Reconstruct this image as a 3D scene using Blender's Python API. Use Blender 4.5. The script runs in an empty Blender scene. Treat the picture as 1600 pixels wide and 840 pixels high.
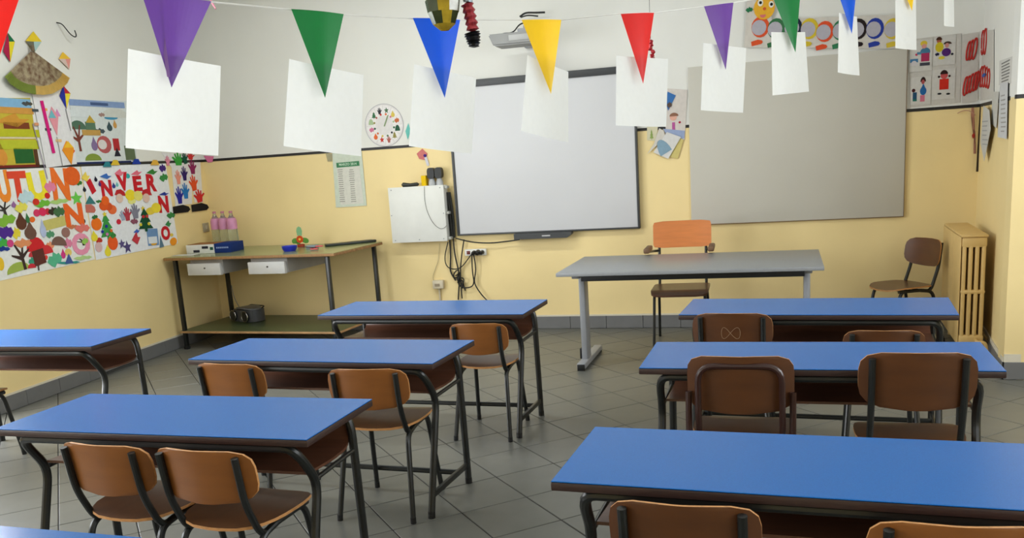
import bpy, bmesh, math, random
from mathutils import Vector, Matrix
random.seed(7)
S = bpy.context.scene
COL = S.collection

# ------------------------------------------------------------------ camera
F, CY, YAW, PITCH, ROLL, H = 1403.47, 539.1, -.3348, -.2059, -.0651, 1.5737
cy_, sy_ = math.cos(YAW), math.sin(YAW); cp_, sp_ = math.cos(PITCH), math.sin(PITCH)
FW = Vector((sy_*cp_, cy_*cp_, sp_)); R0 = Vector((cy_, -sy_, 0)); U0 = R0.cross(FW)
RT = R0*math.cos(ROLL)+U0*math.sin(ROLL); UP = U0*math.cos(ROLL)-R0*math.sin(ROLL)
cd = bpy.data.cameras.new('camera'); cam = bpy.data.objects.new('camera', cd); COL.objects.link(cam)
cd.sensor_width = 36; cd.lens = F/1600*36; cd.shift_y = (CY-420)/1600; cd.clip_start = .05
m = Matrix((RT, UP, -FW)).transposed().to_4x4(); m.translation = (0, 0, H); cam.matrix_world = m
S.camera = cam

# ------------------------------------------------------------------ world, light, exposure
S.view_settings.view_transform = 'Standard'; S.view_settings.look = 'None'
S.view_settings.gamma = 1; S.view_settings.exposure = 0.10
w = bpy.data.worlds.new('sky'); S.world = w; w.use_nodes = True
w.node_tree.nodes['Background'].inputs[0].default_value = (.80, .90, 1, 1)
w.node_tree.nodes['Background'].inputs[1].default_value = 2.0
def area(name, loc, target, sx, sy, power, col):
    l = bpy.data.lights.new(name, 'AREA'); l.shape = 'RECTANGLE'; l.size = sx; l.size_y = sy; l.energy = power; l.color = col
    o = bpy.data.objects.new(name, l); COL.objects.link(o); o.location = loc
    o.rotation_euler = (Vector(target)-Vector(loc)).to_track_quat('-Z', 'Y').to_euler(); return o
# daylight outside the windows of the long walls (openings are built below)
area('daylight_left_near', (-5.46, 1.0, 2.0), (0, 1.6, 1.0), 2.6, 1.7, 150, (.93, .97, 1))
area('daylight_left_far', (-5.80, 3.95, 1.35), (-3, 4.1, .6), 1.0, 2.4, 140, (.95, .97, 1))
area('daylight_right_near', (2.75, .9, 2.0), (0, 2.0, 1.0), 2.6, 1.7, 48, (.93, .97, 1))
area('daylight_right_far', (2.75, 4.3, 2.0), (0, 4.8, 1.2), 2.2, 1.7, 64, (.95, .98, 1))

area('added_back_wall_fill', (-3.15, 5.45, 3.33), (-3.15, 5.75, 0), 2.4, .25, 40, (.96, 1, .97))  # added light from above the view, brightens the back wall

# ------------------------------------------------------------------ helpers
TB, TL = .040859, .086856                      # headings of the back wall and of the left wall
C0 = Vector((-5.8204, 7.7074, 0))              # room corner, back left
ZS, ZB = 1.734, .120                           # black dado line, baseboard top
def ray(px, py): return FW + RT*((px-800)/F) - UP*((py-CY)/F)
def at_z(px, py, z): d = ray(px, py); return Vector((0, 0, H)) + d*((z-H)/d.z)
def at_y(px, py, y): d = ray(px, py); return Vector((0, 0, H)) + d*(y/d.y)
def at_d(px, py, dd): return Vector((0, 0, H)) + ray(px, py)*dd
class Plane:
    def __init__(s, o, ang): s.o = o; s.a = ang; s.e = Vector((math.cos(ang), math.sin(ang), 0)); s.n = Vector((s.e.y, -s.e.x, 0))
    def uv(s, px, py, off=0):
        d = ray(px, py); O = Vector((0, 0, H)); q = s.o + s.n*off
        P = O + d*((q-O).dot(s.n)/d.dot(s.n)); return (P-s.o).dot(s.e), P.z
    def P(s, u, v, n=0): return s.o + s.e*u + s.n*n + Vector((0, 0, v))
BACK = Plane(C0, TB); LEFT = Plane(C0, math.pi/2+TL)
RC = Vector((1.19, C0.y+(1.19-C0.x)*math.tan(TB), 0)); RE = Vector((1.115, 6.2, 0))
RGT = Plane(RC, math.atan2((RE-RC).y, (RE-RC).x))

def lin(c):
    return tuple((x/255/12.92 if x/255 <= .04045 else ((x/255+.055)/1.055)**2.4) for x in c)+(1,)
MATS = {}
def mat(name, rgb, rough=.5, var=.06, scale=8, stretch=(1, 1, 1), metal=0, bump=0, spec=.5, coat=0, c2=None, trans=0, sub=0):
    if name in MATS: return MATS[name]
    M = bpy.data.materials.new(name); M.use_nodes = True; N = M.node_tree.nodes; L = M.node_tree.links
    b = N['Principled BSDF']; b.inputs['Roughness'].default_value = rough; b.inputs['Metallic'].default_value = metal
    b.inputs['Specular IOR Level'].default_value = spec; b.inputs['Coat Weight'].default_value = coat
    b.inputs['Coat Roughness'].default_value = .15; b.inputs['Transmission Weight'].default_value = trans
    tc = N.new('ShaderNodeTexCoord'); mp = N.new('ShaderNodeMapping'); mp.inputs['Scale'].default_value = stretch
    nz = N.new('ShaderNodeTexNoise'); nz.inputs['Scale'].default_value = scale; nz.inputs['Detail'].default_value = 6
    L.new(tc.outputs['Object'], mp.inputs[0]); L.new(mp.outputs[0], nz.inputs['Vector'])
    mx = N.new('ShaderNodeMix'); mx.data_type = 'RGBA'
    c = lin(rgb)
    if c2: a_, b_ = c, lin(c2)
    else: a_ = tuple(x*(1-var) for x in c[:3])+(1,); b_ = tuple(min(1, x*(1+var)) for x in c[:3])+(1,)
    mx.inputs[6].default_value = a_; mx.inputs[7].default_value = b_
    rp = N.new('ShaderNodeMapRange'); rp.inputs['From Min'].default_value = .3; rp.inputs['From Max'].default_value = .7
    L.new(nz.outputs['Fac'], rp.inputs['Value']); L.new(rp.outputs[0], mx.inputs[0]); L.new(mx.outputs[2], b.inputs['Base Color'])
    if bump:
        bp = N.new('ShaderNodeBump'); bp.inputs['Strength'].default_value = bump; bp.inputs['Distance'].default_value = .004
        L.new(nz.outputs['Fac'], bp.inputs['Height']); L.new(bp.outputs[0], b.inputs['Normal'])
    MATS[name] = M; return M
def paper(rgb): return mat('paper_%d_%d_%d' % tuple(rgb), rgb, .8, .05, 30, spec=.2)

def new(): return bmesh.new()
def link(name, me, parent=None, loc=None, rz=None):
    o = bpy.data.objects.new(name, me); COL.objects.link(o)
    if parent: o.parent = parent
    if loc is not None: o.location = loc
    if rz is not None: o.rotation_euler = (0, 0, rz)
    return o
def finish(bm, name, mats, smooth=35):
    bmesh.ops.recalc_face_normals(bm, faces=bm.faces[:])
    if smooth:
        bm.normal_update(); a = math.radians(smooth)
        for e in bm.edges:
            e.smooth = not (len(e.link_faces) == 2 and e.calc_face_angle(0) > a)
        for f in bm.faces: f.smooth = True
    me = bpy.data.meshes.new(name); bm.to_mesh(me); bm.free()
    for x in (mats if isinstance(mats, (list, tuple)) else [mats]): me.materials.append(x)
    return me
def obj(name, bm, mats, parent=None, loc=None, rz=None, smooth=35, **kw):
    o = link(name, finish(bm, name, mats, smooth), parent, loc, rz)
    for k, v in kw.items(): o[k] = v
    return o
def tag(o, label, cat, group=None):
    o['label'] = label; o['category'] = cat
    if group: o['group'] = group
    return o
def empty(name, loc, rz=0):
    o = link(name, None, None, loc, rz); o.empty_display_size = .1; return o
def box(bm, x0, y0, z0, x1, y1, z1, bev=0, mi=0, M=None, seg=2):
    r = bmesh.ops.create_cube(bm, size=1); vs = r['verts']
    for v in vs: v.co = Vector((x0+(v.co.x+.5)*(x1-x0), y0+(v.co.y+.5)*(y1-y0), z0+(v.co.z+.5)*(z1-z0)))
    fs = set(f for v in vs for f in v.link_faces)
    for f in fs: f.material_index = mi
    if bev:
        es = set(e for v in vs for e in v.link_edges)
        rb = bmesh.ops.bevel(bm, geom=list(es), offset=bev, segments=seg, affect='EDGES', profile=.5)
        vs = list(set(v for f in rb['faces'] for v in f.verts)); 
        for f in rb['faces']: f.material_index = mi
    if M is not None:
        for v in set(vs): v.co = M @ v.co
    return bm
def fillet(pts, r, n=5):
    pts = [Vector(p) for p in pts]; out = [pts[0]]
    for i in range(1, len(pts)-1):
        a, b, c = pts[i-1], pts[i], pts[i+1]
        ri = r[i-1] if isinstance(r, (list, tuple)) else r
        ra = min(ri, (a-b).length*.49); rc = min(ri, (c-b).length*.49)
        p, q = b+(a-b).normalized()*ra, b+(c-b).normalized()*rc
        for k in range(n+1):
            t = k/n; out.append(p*(1-t)**2+b*2*t*(1-t)+q*t*t)
    out.append(pts[-1]); return out
def tube(bm, pts, r, n=10, mi=0, sx=1):
    pts = [Vector(p) for p in pts]; rings = []; up = None
    for i, p in enumerate(pts):
        d = (pts[min(i+1, len(pts)-1)]-pts[max(i-1, 0)]).normalized()
        if up is None: up = d.orthogonal().normalized()
        up = (up-d*up.dot(d)).normalized(); s = d.cross(up)
        ri = r[i] if isinstance(r, (list, tuple)) else r
        rings.append([bm.verts.new(p+(up*math.cos(2*math.pi*k/n)*sx+s*math.sin(2*math.pi*k/n))*ri) for k in range(n)])
    for a, b in zip(rings, rings[1:]):
        for k in range(n):
            f = bm.faces.new((a[k], a[(k+1) % n], b[(k+1) % n], b[k])); f.material_index = mi
    bm.faces.new(rings[0][::-1]).material_index = mi; bm.faces.new(rings[-1]).material_index = mi
    return bm
def lathe(bm, prof, n=20, cx=0, cy=0, cz=0, mi=0):
    rings = [[bm.verts.new((cx+r*math.cos(2*math.pi*k/n), cy+r*math.sin(2*math.pi*k/n), cz+z)) for k in range(n)] for r, z in prof]
    for a, b in zip(rings, rings[1:]):
        for k in range(n): bm.faces.new((a[k], a[(k+1) % n], b[(k+1) % n], b[k])).material_index = mi
    if prof[0][0] > 1e-4: bm.faces.new(rings[0][::-1]).material_index = mi
    if prof[-1][0] > 1e-4: bm.faces.new(rings[-1]).material_index = mi
    bmesh.ops.remove_doubles(bm, verts=bm.verts[:], dist=1e-5)
    return bm
def slab(bm, fn, W, Hh, ex=4.5, t=.012, nu=12, nv=10, nrm=(0, 0, 1)):
    """rounded plywood sheet: outline a superellipse, surface fn(u,v)->point, thickness t along nrm"""
    vs = [math.sin(math.pi/2*(2*j/nv-1)) for j in range(nv+1)]; vs[0] = -.9995; vs[-1] = .9995
    T, B = [], []; nn = Vector(nrm)*t/2
    for v in vs:
        wv = W*(1-abs(v)**ex)**(1/ex); a, b = [], []
        for i in range(nu+1):
            u = wv*(2*i/nu-1); p = Vector(fn(u, v*Hh)); a.append(bm.verts.new(p+nn)); b.append(bm.verts.new(p-nn))
        T.append(a); B.append(b)
    for j in range(nv):
        for i in range(nu):
            bm.faces.new((T[j][i], T[j][i+1], T[j+1][i+1], T[j+1][i])); bm.faces.new((B[j][i], B[j+1][i], B[j+1][i+1], B[j][i+1]))
    rim = [(0, i) for i in range(nu+1)]+[(j, nu) for j in range(1, nv+1)]+[(nv, i) for i in range(nu-1, -1, -1)]+[(j, 0) for j in range(nv-1, 0, -1)]
    for (a, b), (c, d) in zip(rim, rim[1:]+rim[:1]):
        f = bm.faces.new((T[a][b], B[a][b], B[c][d], T[c][d])); f.material_index = 1
    return bm
def prism(bm, poly, y0, y1, mi=0):
    """polygon in the x-z plane of the wall frame, extruded from y0 to y1"""
    a = [bm.verts.new((x, y0, z)) for x, z in poly]; b = [bm.verts.new((x, y1, z)) for x, z in poly]
    bm.faces.new(a).material_index = mi; bm.faces.new(b[::-1]).material_index = mi
    for i in range(len(poly)):
        j = (i+1) % len(poly); bm.faces.new((a[i], b[i], b[j], a[j])).material_index = mi
    return bm
def text_bm(s, size, depth=.001, bold=0):
    cu = bpy.data.curves.new('lettering', 'FONT'); cu.body = s; cu.size = size; cu.extrude = depth/2; cu.offset = bold
    cu.align_x = 'CENTER'; cu.align_y = 'CENTER'; cu.resolution_u = 3
    o = bpy.data.objects.new('lettering', cu); COL.objects.link(o)
    dg = bpy.context.evaluated_depsgraph_get(); me = bpy.data.meshes.new_from_object(o.evaluated_get(dg))
    bpy.data.objects.remove(o); bpy.data.curves.remove(cu)
    bm = new(); bm.from_mesh(me); bpy.data.meshes.remove(me)
    # XY text -> upright in local x-z, facing local -y
    for v in bm.verts: v.co = Vector((v.co.x, -v.co.z, v.co.y))
    return bm

# ------------------------------------------------------------------ common materials
M_tube = mat('black_green_enamel_tube', (18, 21, 20), .36, .15, 20, spec=.6)
M_brownt = mat('dark_brown_enamel_tube', (52, 26, 20), .3, .1, 20, spec=.6)
M_rub = mat('black_rubber', (18, 18, 18), .7)
M_blue = mat('blue_laminate', (4, 98, 176), .27, .10, 320, spec=.38)
M_edge = mat('dark_wood_edge', (52, 32, 26), .5, .25, 30, (1, 1, 6), bump=.15)
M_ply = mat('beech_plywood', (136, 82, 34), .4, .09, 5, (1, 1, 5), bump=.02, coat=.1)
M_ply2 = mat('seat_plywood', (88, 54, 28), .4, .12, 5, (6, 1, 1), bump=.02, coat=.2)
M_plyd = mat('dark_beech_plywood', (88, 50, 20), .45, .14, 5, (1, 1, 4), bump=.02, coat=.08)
M_plye = mat('plywood_edge', (196, 140, 84), .55, .25, 60, (1, 1, 8))
M_shelf = mat('red_brown_plywood', (96, 60, 42), .4, .18, 6, (1, 9, 9), coat=.3)
M_grayp = mat('grey_painted_metal', (150, 152, 156), .4, .04)
M_white = mat('white_painted_metal', (226, 226, 220), .45, .03)
M_black = mat('black_plastic', (20, 21, 22), .45, .1)
M_cable = mat('dark_cable', (30, 30, 26), .6, .1)

# ------------------------------------------------------------------ room
def wallpaint(name, top=True):
    return [mat('yellow_wall_enamel', (240, 216, 156), .5, .03, 2.2, bump=.05), mat('white_wall_paint', (228, 227, 220), .75, .02, 2.2, bump=.03)]
ZC = 3.45
def wall(name, P0, P1, back, openings=()):
    """wall from P0 to P1 (inner face), thickness away from the room, split at the dado; openings (u0,u1,z0,z1)"""
    P0, P1 = Vector(P0), Vector(P1); e = P1-P0; Ln = e.length; ang = math.atan2(e.y, e.x); bm = new()
    us = sorted(set([0, Ln]+[u for o in openings for u in o[:2]])); zs = sorted(set([0, ZS, ZC]+[z for o in openings for z in o[2:]]))
    for u0, u1 in zip(us, us[1:]):
        for z0, z1 in zip(zs, zs[1:]):
            uc, zc = (u0+u1)/2, (z0+z1)/2
            if any(o[0] < uc < o[1] and o[2] < zc < o[3] for o in openings): continue
            box(bm, u0, 0, z0, u1, back, z1, mi=0 if zc < ZS else 1)
    bmesh.ops.remove_doubles(bm, verts=bm.verts[:], dist=1e-5)
    o = obj(name, bm, wallpaint(name), None, P0, ang, smooth=0); o['kind'] = 'structure'
    return o
YF = -1.4
XR = 2.55
LF = LEFT.P(-(C0.y-YF)/math.cos(TL), 0)
wall_back = wall('wall_back', C0, RC, .15)
wall_left = wall('wall_left', LF, C0, .15, [(1.1, 3.7, 1.0, 2.9), (4.85, 5.95, 0, 2.6)])
wall_rr = wall('wall_right_recess', RC, RE, .15)
wall_st = wall('wall_right_return', RE, (XR, 6.26, 0), .15)
wall_right = wall('wall_right', (XR, 6.26, 0), (XR, YF, 0), .15, [(.95, 3.2, 1.0, 2.9), (4.1, 6.7, 1.0, 2.9)])
wall_front = wall('wall_front', (XR, YF, 0), LF, .15)
for n_, P0, ang, u0, u1, z0, z1 in (('window_1', LF, math.pi/2+TL, 1.1, 3.7, 1.0, 2.9), ('window_2', Vector((XR, 6.26, 0)), -math.pi/2, .95, 3.2, 1.0, 2.9),
                            ('window_3', Vector((XR, 6.26, 0)), -math.pi/2, 4.1, 6.7, 1.0, 2.9), ('door_1', LF, math.pi/2+TL, 4.85, 5.95, 0, 2.6)):
    r = empty(n_, P0, ang); r['kind'] = 'structure'
    bm = new(); t = .06
    for a in ((u0, z0, u1, z0+t), (u0, z1-t, u1, z1), (u0, z0, u0+t, z1), (u1-t, z0, u1, z1), ((u0+u1)/2-t/2, z0, (u0+u1)/2+t/2, z1)):
        box(bm, a[0], .03, a[1], a[2], .09, a[3], .004)
    obj('window_frame', bm, M_white, r)
    if n_.startswith('window'):
        bm = new(); box(bm, u0-.05, -.08, z0-.03, u1+.05, .02, z0, .004); obj('window_sill', bm, M_grayp, r)
    G = MATS.get('clear_glass')
    if not G:
        G = bpy.data.materials.new('clear_glass'); G.use_nodes = True; N = G.node_tree.nodes; N.clear()
        o_ = N.new('ShaderNodeOutputMaterial'); mx = N.new('ShaderNodeMixShader'); tr = N.new('ShaderNodeBsdfTransparent'); gl = N.new('ShaderNodeBsdfGlossy')
        gl.inputs['Roughness'].default_value = .02; mx.inputs[0].default_value = .06; L = G.node_tree.links
        L.new(tr.outputs[0], mx.inputs[1]); L.new(gl.outputs[0], mx.inputs[2]); L.new(mx.outputs[0], o_.inputs[0]); MATS['clear_glass'] = G
    bm = new(); box(bm, u0+t, .055, z0+t, (u0+u1)/2-t/2, .062, z1-t); box(bm, (u0+u1)/2+t/2, .055, z0+t, u1-t, .062, z1-t); obj('pane', bm, G, r, smooth=0)
bm = new(); box(bm, -6.3, YF-.3, ZC, 3, 8.5, ZC+.1); obj('ceiling', bm, mat('ceiling_paint', (232, 232, 226), .9, .02), smooth=0, kind='structure')
r = tag(empty('added_ceiling_lamp', (-3.15, 5.45, 0), 0), 'added unseen twin-tube ceiling lamp that brightens the back wall', 'lamp')  # out-of-view fixture, added to go with the back wall fill
bm = new(); box(bm, -1.25, -.14, 3.37, 1.25, .14, ZC, .01); obj('housing', bm, M_white, r)
bm = new(); tube(bm, [(-1.2, -.07, 3.352), (1.2, -.07, 3.352)], .014); tube(bm, [(-1.2, .07, 3.352), (1.2, .07, 3.352)], .014)
M_em = bpy.data.materials.new('added_lamp_emission'); M_em.use_nodes = True; M_em.node_tree.nodes['Principled BSDF'].inputs['Emission Color'].default_value = (.95, 1, .96, 1); M_em.node_tree.nodes['Principled BSDF'].inputs['Emission Strength'].default_value = 8  # emission for the tubes of the added lamp
obj('tube', bm, M_em, r)
# black dado line
M_line = mat('black_dado_paint', (24, 22, 20), .5, .1)
for n_, P0, P1 in (('trim_1', C0, RC), ('trim_2', LF, C0), ('trim_3', RC, RE), ('trim_4', RE, Vector((XR, 6.26, 0))), ('trim_5', Vector((XR, 6.26, 0)), Vector((XR, YF, 0)))):
    e = P1-P0; bm = new(); box(bm, 0, -.004, ZS-.012, e.length, .01, ZS+.012); obj(n_, bm, M_line, None, P0, math.atan2(e.y, e.x), smooth=0, kind='structure')
# baseboards: pale cap line and a row of grey tiles
M_tile = mat('grey_floor_tile', (106, 106, 100), .36, .06, 9, bump=.03, spec=.5)
M_base = mat('grey_base_tile', (112, 112, 112), .42, .06, 9)
M_grout = mat('dark_grout', (26, 25, 22), .85, .1)
M_cap = mat('pale_plaster_edge', (214, 206, 186), .7, .05)
base_me = {}
def baseboard(name, P0, P1, cap=.008):
    e = P1-P0; ang = math.atan2(e.y, e.x); Ln = e.length
    bm = new(); box(bm, 0, -.006, 0, Ln, .01, ZB-.006, mi=0); box(bm, 0, -.008, ZB-.006, Ln, .01, ZB+cap, mi=1)
    r = obj(name, bm, [M_grout, M_cap], None, P0, ang, smooth=0, kind='structure')
    n = max(1, round(Ln/.333)); wd = Ln/n; key = round(wd, 4)
    if key not in base_me:
        b2 = new(); box(b2, .0015, -.014, .002, wd-.0015, -.004, ZB-.006, .002, seg=1); base_me[key] = finish(b2, 'base_tile', M_base)
    for i in range(n): link('tile', base_me[key], r, (i*wd, 0, 0))
baseboard('baseboard_back', C0, RC); baseboard('baseboard_left', LEFT.P(-3.1, 0), C0); baseboard('baseboard_recess', RC, RE, .025)
baseboard('baseboard_right', RE, Vector((XR, 6.26, 0)), .045)

# floor: 33 cm tiles laid at 45 degrees, each with its own body
bm = new(); box(bm, -6.4, YF-.4, -.1, 3, 8.6, -.004); floor = obj('floor', bm, M_grout, smooth=0, kind='structure')
TS = .333; U_A, V_A = 1.768, 3.604; q = math.sqrt(.5)
def inside(x, y):
    P = Vector((x, y, 0))
    if (P-C0).dot(BACK.n) < .0 or (P-C0).dot(LEFT.n) < .0 or x > XR or y < YF: return False
    if y > 6.22 and x > 1.14: return False
    return True
def area_px(x, y):
    d = Vector((x, y, 0))-Vector((0, 0, H)); z = d.dot(FW)
    if z < .3: return None
    px = 800+F*d.dot(RT)/z; py = CY-F*d.dot(UP)/z
    if not (-60 < px < 1660 and 380 < py < 900): return None
    return 1/z
tiles, rest = [], []
for i in range(-30, 45):
    for j in range(-30, 45):
        u, v = U_A+(i+.5)*TS, V_A+(j+.5)*TS; x, y = (u-v)*q, (u+v)*q
        if not inside(x, y): continue
        full = all(inside(x+dx, y+dy) for dx, dy in ((.236, 0), (-.236, 0), (0, .236), (0, -.236)))
        a = area_px(x, y); (tiles if (a and full) else rest).append((a or 0, x, y, full))
tiles.sort(reverse=True); rest += tiles[300:]; tiles = tiles[:300]
g = TS/2-.0028; tb = new(); box(tb, -g, -g, -.008, g, g, 0, .0018, seg=1); tm = finish(tb, 'tile', M_tile)
for a, x, y, _ in tiles: link('tile', tm, floor, (x, y, random.uniform(-.0004, .0004)), math.pi/4)
tb = new()
Rz = Matrix.Rotation(math.pi/4, 4, 'Z')
def clip(poly, P, n):
    out = []
    for a, b in zip(poly, poly[1:]+poly[:1]):
        da, db = (a-P).dot(n), (b-P).dot(n)
        if da >= 0: out.append(a)
        if (da >= 0) != (db >= 0): out.append(a+(b-a)*(da/(da-db)))
    return out
for a, x, y, full in rest:
    box(tb, -g, -g, -.008, g, g, 0, M=Matrix.Translation((x, y, 0)) @ Rz)
for i in range(-30, 45):          # cut tiles along the walls
    for j in range(-30, 45):
        u, v = U_A+(i+.5)*TS, V_A+(j+.5)*TS; x, y = (u-v)*q, (u+v)*q
        if inside(x, y) or x < -6.4 or x > 3: continue
        poly = [Vector((x+dx, y+dy, 0)) for dx, dy in ((g/q, 0), (0, g/q), (-g/q, 0), (0, -g/q))]
        poly = clip(poly, C0, BACK.n); poly = clip(poly, C0, LEFT.n) if poly else poly
        if len(poly) > 2 and -1.5 < y < 8.6:
            vs = [tb.verts.new(p) for p in poly]; tb.faces.new(vs)
obj('tile', tb, M_tile, floor, smooth=0, kind='stuff')

# ------------------------------------------------------------------ school desks
def make_desk(x, y, th, label, w=1.30, d=.4925):
    r = tag(empty('school_desk', (x, y, 0), th), label, 'desk', 'blue two-seat school desks')
    bm = new(); box(bm, 0, 0, .692, w, d, .7165, .004); obj('tabletop', bm, M_edge, r)
    bm = new(); box(bm, .001, .001, .7165, w-.001, d-.001, .720, .0012, seg=1); obj('laminate_sheet', bm, M_blue, r, label='blue laminate surface')
    for yy in (.035, d-.05):
        bm = new(); tube(bm, [(.16, yy, .676), (w-.16, yy, .676)], .0165); obj('rail', bm, M_tube, r)
    for s in (0, 1):
        X = (lambda v: v) if s == 0 else (lambda v: w-v)
        bm = new(); tube(bm, fillet([(X(.16), .035, .676), (X(.075), .035, .676), (X(.068), .15, .52), (X(.068), 0.0, 0.012)], [.09, .06, .06]), .0165)
        L = obj('leg', bm, M_tube, r)
        bm = new(); tube(bm, [(X(.068), .0035, .03), (X(.068), 0, 0)], .0172); obj('foot_cap', bm, M_rub, L)
        bm = new(); tube(bm, fillet([(X(.16), d-.05, .676), (X(.075), d-.05, .676), (X(.068), .448, 0.012)], .1), .0165)
        L = obj('leg', bm, M_tube, r)
        bm = new(); tube(bm, [(X(.068), .448, .03), (X(.068), .448, 0)], .0172); obj('foot_cap', bm, M_rub, L)
        bm = new(); tube(bm, [(X(.072), .155, .528), (X(.072), d-.05, .535)], .009); obj('shelf_support', bm, M_tube, r)
        bm = new(); box(bm, X(.068)-.009, .03, .085, X(.068)+.009, .447, .111, .002); obj('foot_bar', bm, M_tube, r)
    bm = new(); tube(bm, [(.07, .33, .098), (w-.07, .33, .098)], .0135); obj('stretcher', bm, M_tube, r)
    # bent plywood book tray
    prof = [(.13, .552), (.30, .543), (.425, .548), (.447, .60), (.449, .668)]
    pf = [Vector((0, a, b)) for a, b in prof]; pf = fillet(pf, .04, 3); bm = new(); A = []
    for k, p in enumerate(pf):
        t = (pf[min(k+1, len(pf)-1)]-pf[max(k-1, 0)]).normalized(); nn = Vector((0, -t.z, t.y))*.005
        A.append([bm.verts.new((xx, (p+s*nn).y, (p+s*nn).z)) for s in (1, -1) for xx in (.088, w-.088)])
    for a, b in zip(A, A[1:]):
        bm.faces.new((a[0], a[1], b[1], b[0])); bm.faces.new((a[2], b[2], b[3], a[3]))
        bm.faces.new((a[0], b[0], b[2], a[2])); bm.faces.new((a[1], a[3], b[3], b[1]))
    bm.faces.new((A[0][0], A[0][2], A[0][3], A[0][1])); bm.faces.new((A[-1][0], A[-1][1], A[-1][3], A[-1][2]))
    obj('book_tray', bm, M_shelf, r, label='red-brown bent plywood book tray')
    return r
make_desk(-2.868, 2.386, .028, 'blue-topped school desk at front left with two plywood chairs pushed in side by side')
make_desk(-2.882, 3.506, -.018, 'blue-topped school desk in the middle of the left row, two chairs at it')
make_desk(-2.846, 4.661, .002, 'rearmost blue-topped school desk of the left row, nearest the cabled white wall box')
make_desk(-.675, 2.179, -.012, 'largest-looking blue school desk in the front right corner of the photo', 1.315)
make_desk(-.675, 3.458, .021, 'middle blue school desk of the right row, behind the chair with an arched tube', 1.315)
make_desk(-.684, 4.620, -.029, 'rearmost blue school desk of the right row, in front of the radiator', 1.315)
make_desk(-5.02, 3.735, .03, 'blue school desk by the left wall under the seasonal posters', 1.30)
make_desk(-2.86, 1.142, .015, 'blue school desk showing only a sliver of its top in the bottom left corner')

# ------------------------------------------------------------------ pupils' chairs
def make_chair(x, y, rz, label, top=.70, w=.385, ply=None, arch=False, sd=0):
    ply = ply or M_ply
    k = top/.70; sh = .415+.10*(top-.70); tm_ = M_brownt if arch else M_tube
    r = tag(empty('school_chair', (x, y, 0), rz), label, 'chair', 'plywood pupils\' chairs')
    W = w/2; ux = .149*w/.385
    by = -.172                                      # backrest plane at the top
    bh = .094*k
    def bf(u, v):                                   # plywood back: bowed in plan, leaning back
        z = top-bh+v; return (u, by+.012-.35*(u*u)/.19*.5*-1*-1 - .12*(v)+.0, z) if False else (u, by+.020-.26*(v)*.5-.045*(1-(u/W)**2), z-.006*(abs(u)/W)**1.5*-1-.004)
    bm = new(); slab(bm, bf, W, bh*(1.12 if arch else 1), 3.8 if not arch else 4.6, .009, 14, 10, (0, 1, 0)); obj('backrest', bm, [ply, M_plye], r)
    def sf(u, v):
        t = (v/.195); z = sh+.012-.022*max(0, t-.55)**1.2*2.0-.010*max(0, -t-.6)+.007*(u/W)**2-.004
        return (u*(1+.03*t), .03+v, z)
    bm = new(); slab(bm, sf, W*.99, .195, 3.0, .011, 14, 12); obj('seat', bm, [M_ply2, M_plye], r)
    yb = by-.033
    for s in (-1, 1):
        if not arch:
            bm = new(); tube(bm, fillet([(s*ux, by-.026, top-.024*k), (s*ux, by-.004, top-.185*k), (s*ux, -.112, sh-.032), (s*ux, -.04, sh-.016), (s*ux, .16, sh-.012)], [.05, .055, .04]), .0125); obj('upright', bm, tm_, r)
        bm = new(); tube(bm, fillet([(s*ux, .06, sh-.012), (s*ux, .145, sh-.014), (s*(ux+.022), .205, .01)], .06), .0125); L = obj('leg', bm, tm_, r)
        bm = new(); tube(bm, [(s*(ux+.021), .203, .028), (s*(ux+.022), .205, 0)], .0132); obj('foot_cap', bm, M_rub, L)
        bm = new(); tube(bm, fillet([(s*(ux-.0), -.03, sh-.018), (s*(ux+.004), -.125, sh-.03), (s*(ux+.03), -.213, .01)], .045), .0125); L = obj('leg', bm, tm_, r)
        bm = new(); tube(bm, [(s*(ux+.029), -.211, .028), (s*(ux+.03), -.213, 0)], .0132); obj('foot_cap', bm, M_rub, L)
        if arch:
            bm = new(); tube(bm, fillet([(s*(ux+.04), -.17, top-.125*k), (s*(ux+.04), -.185, sh-.02), (s*(ux+.03), -.10, sh-.02)], .03), .0125); obj('side_post', bm, tm_, r)
    if arch:
        bm = new(); tube(bm, fillet([(-ux-.002, .15, sh-.012), (-ux-.002, -.13, sh-.02), (-ux-.002, yb+.015, sh+.10), (-ux-.0, by-.034, top-.026*k), (ux+.0, by-.034, top-.026*k), (ux+.002, yb+.015, sh+.10), (ux+.002, -.13, sh-.02), (ux+.002, .15, sh-.012)], [.05, .05, .065, .065, .05, .05]), .0125)
        obj('arched_back_tube', bm, tm_, r)
    for yy in (-.02, .12):
        bm = new(); box(bm, -ux, yy-.012, sh-.016, ux, yy+.012, sh-.008, .002); obj('crossbar', bm, tm_, r)
    return r
make_chair(-2.318, 2.51, -.05, 'left one of the two plywood chairs at the front left desk', .712, .392)
make_chair(-1.908, 2.50, -.03, 'right one of the two plywood chairs at the front left desk, seat fully in view', .714, .392)
make_chair(-2.635, 3.66, -.05, 'plywood chair tucked under the left half of the middle desk, left row', .715)
make_chair(-1.90, 3.61, .07, 'orange-brown plywood chair whose four legs show, at the right end of the middle left desk', .713, .385)
make_chair(-1.815, 4.79, .05, 'small plywood chair with greyish seat at the rearmost desk of the left row', .685, .345, M_ply)
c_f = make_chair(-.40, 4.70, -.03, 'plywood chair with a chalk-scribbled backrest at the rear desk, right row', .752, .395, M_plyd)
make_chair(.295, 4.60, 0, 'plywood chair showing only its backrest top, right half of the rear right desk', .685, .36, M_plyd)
make_chair(-.285, 3.60, .03, 'brown-framed chair with an arched tube across its plywood back', .776, .40, M_plyd, arch=True)
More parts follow.
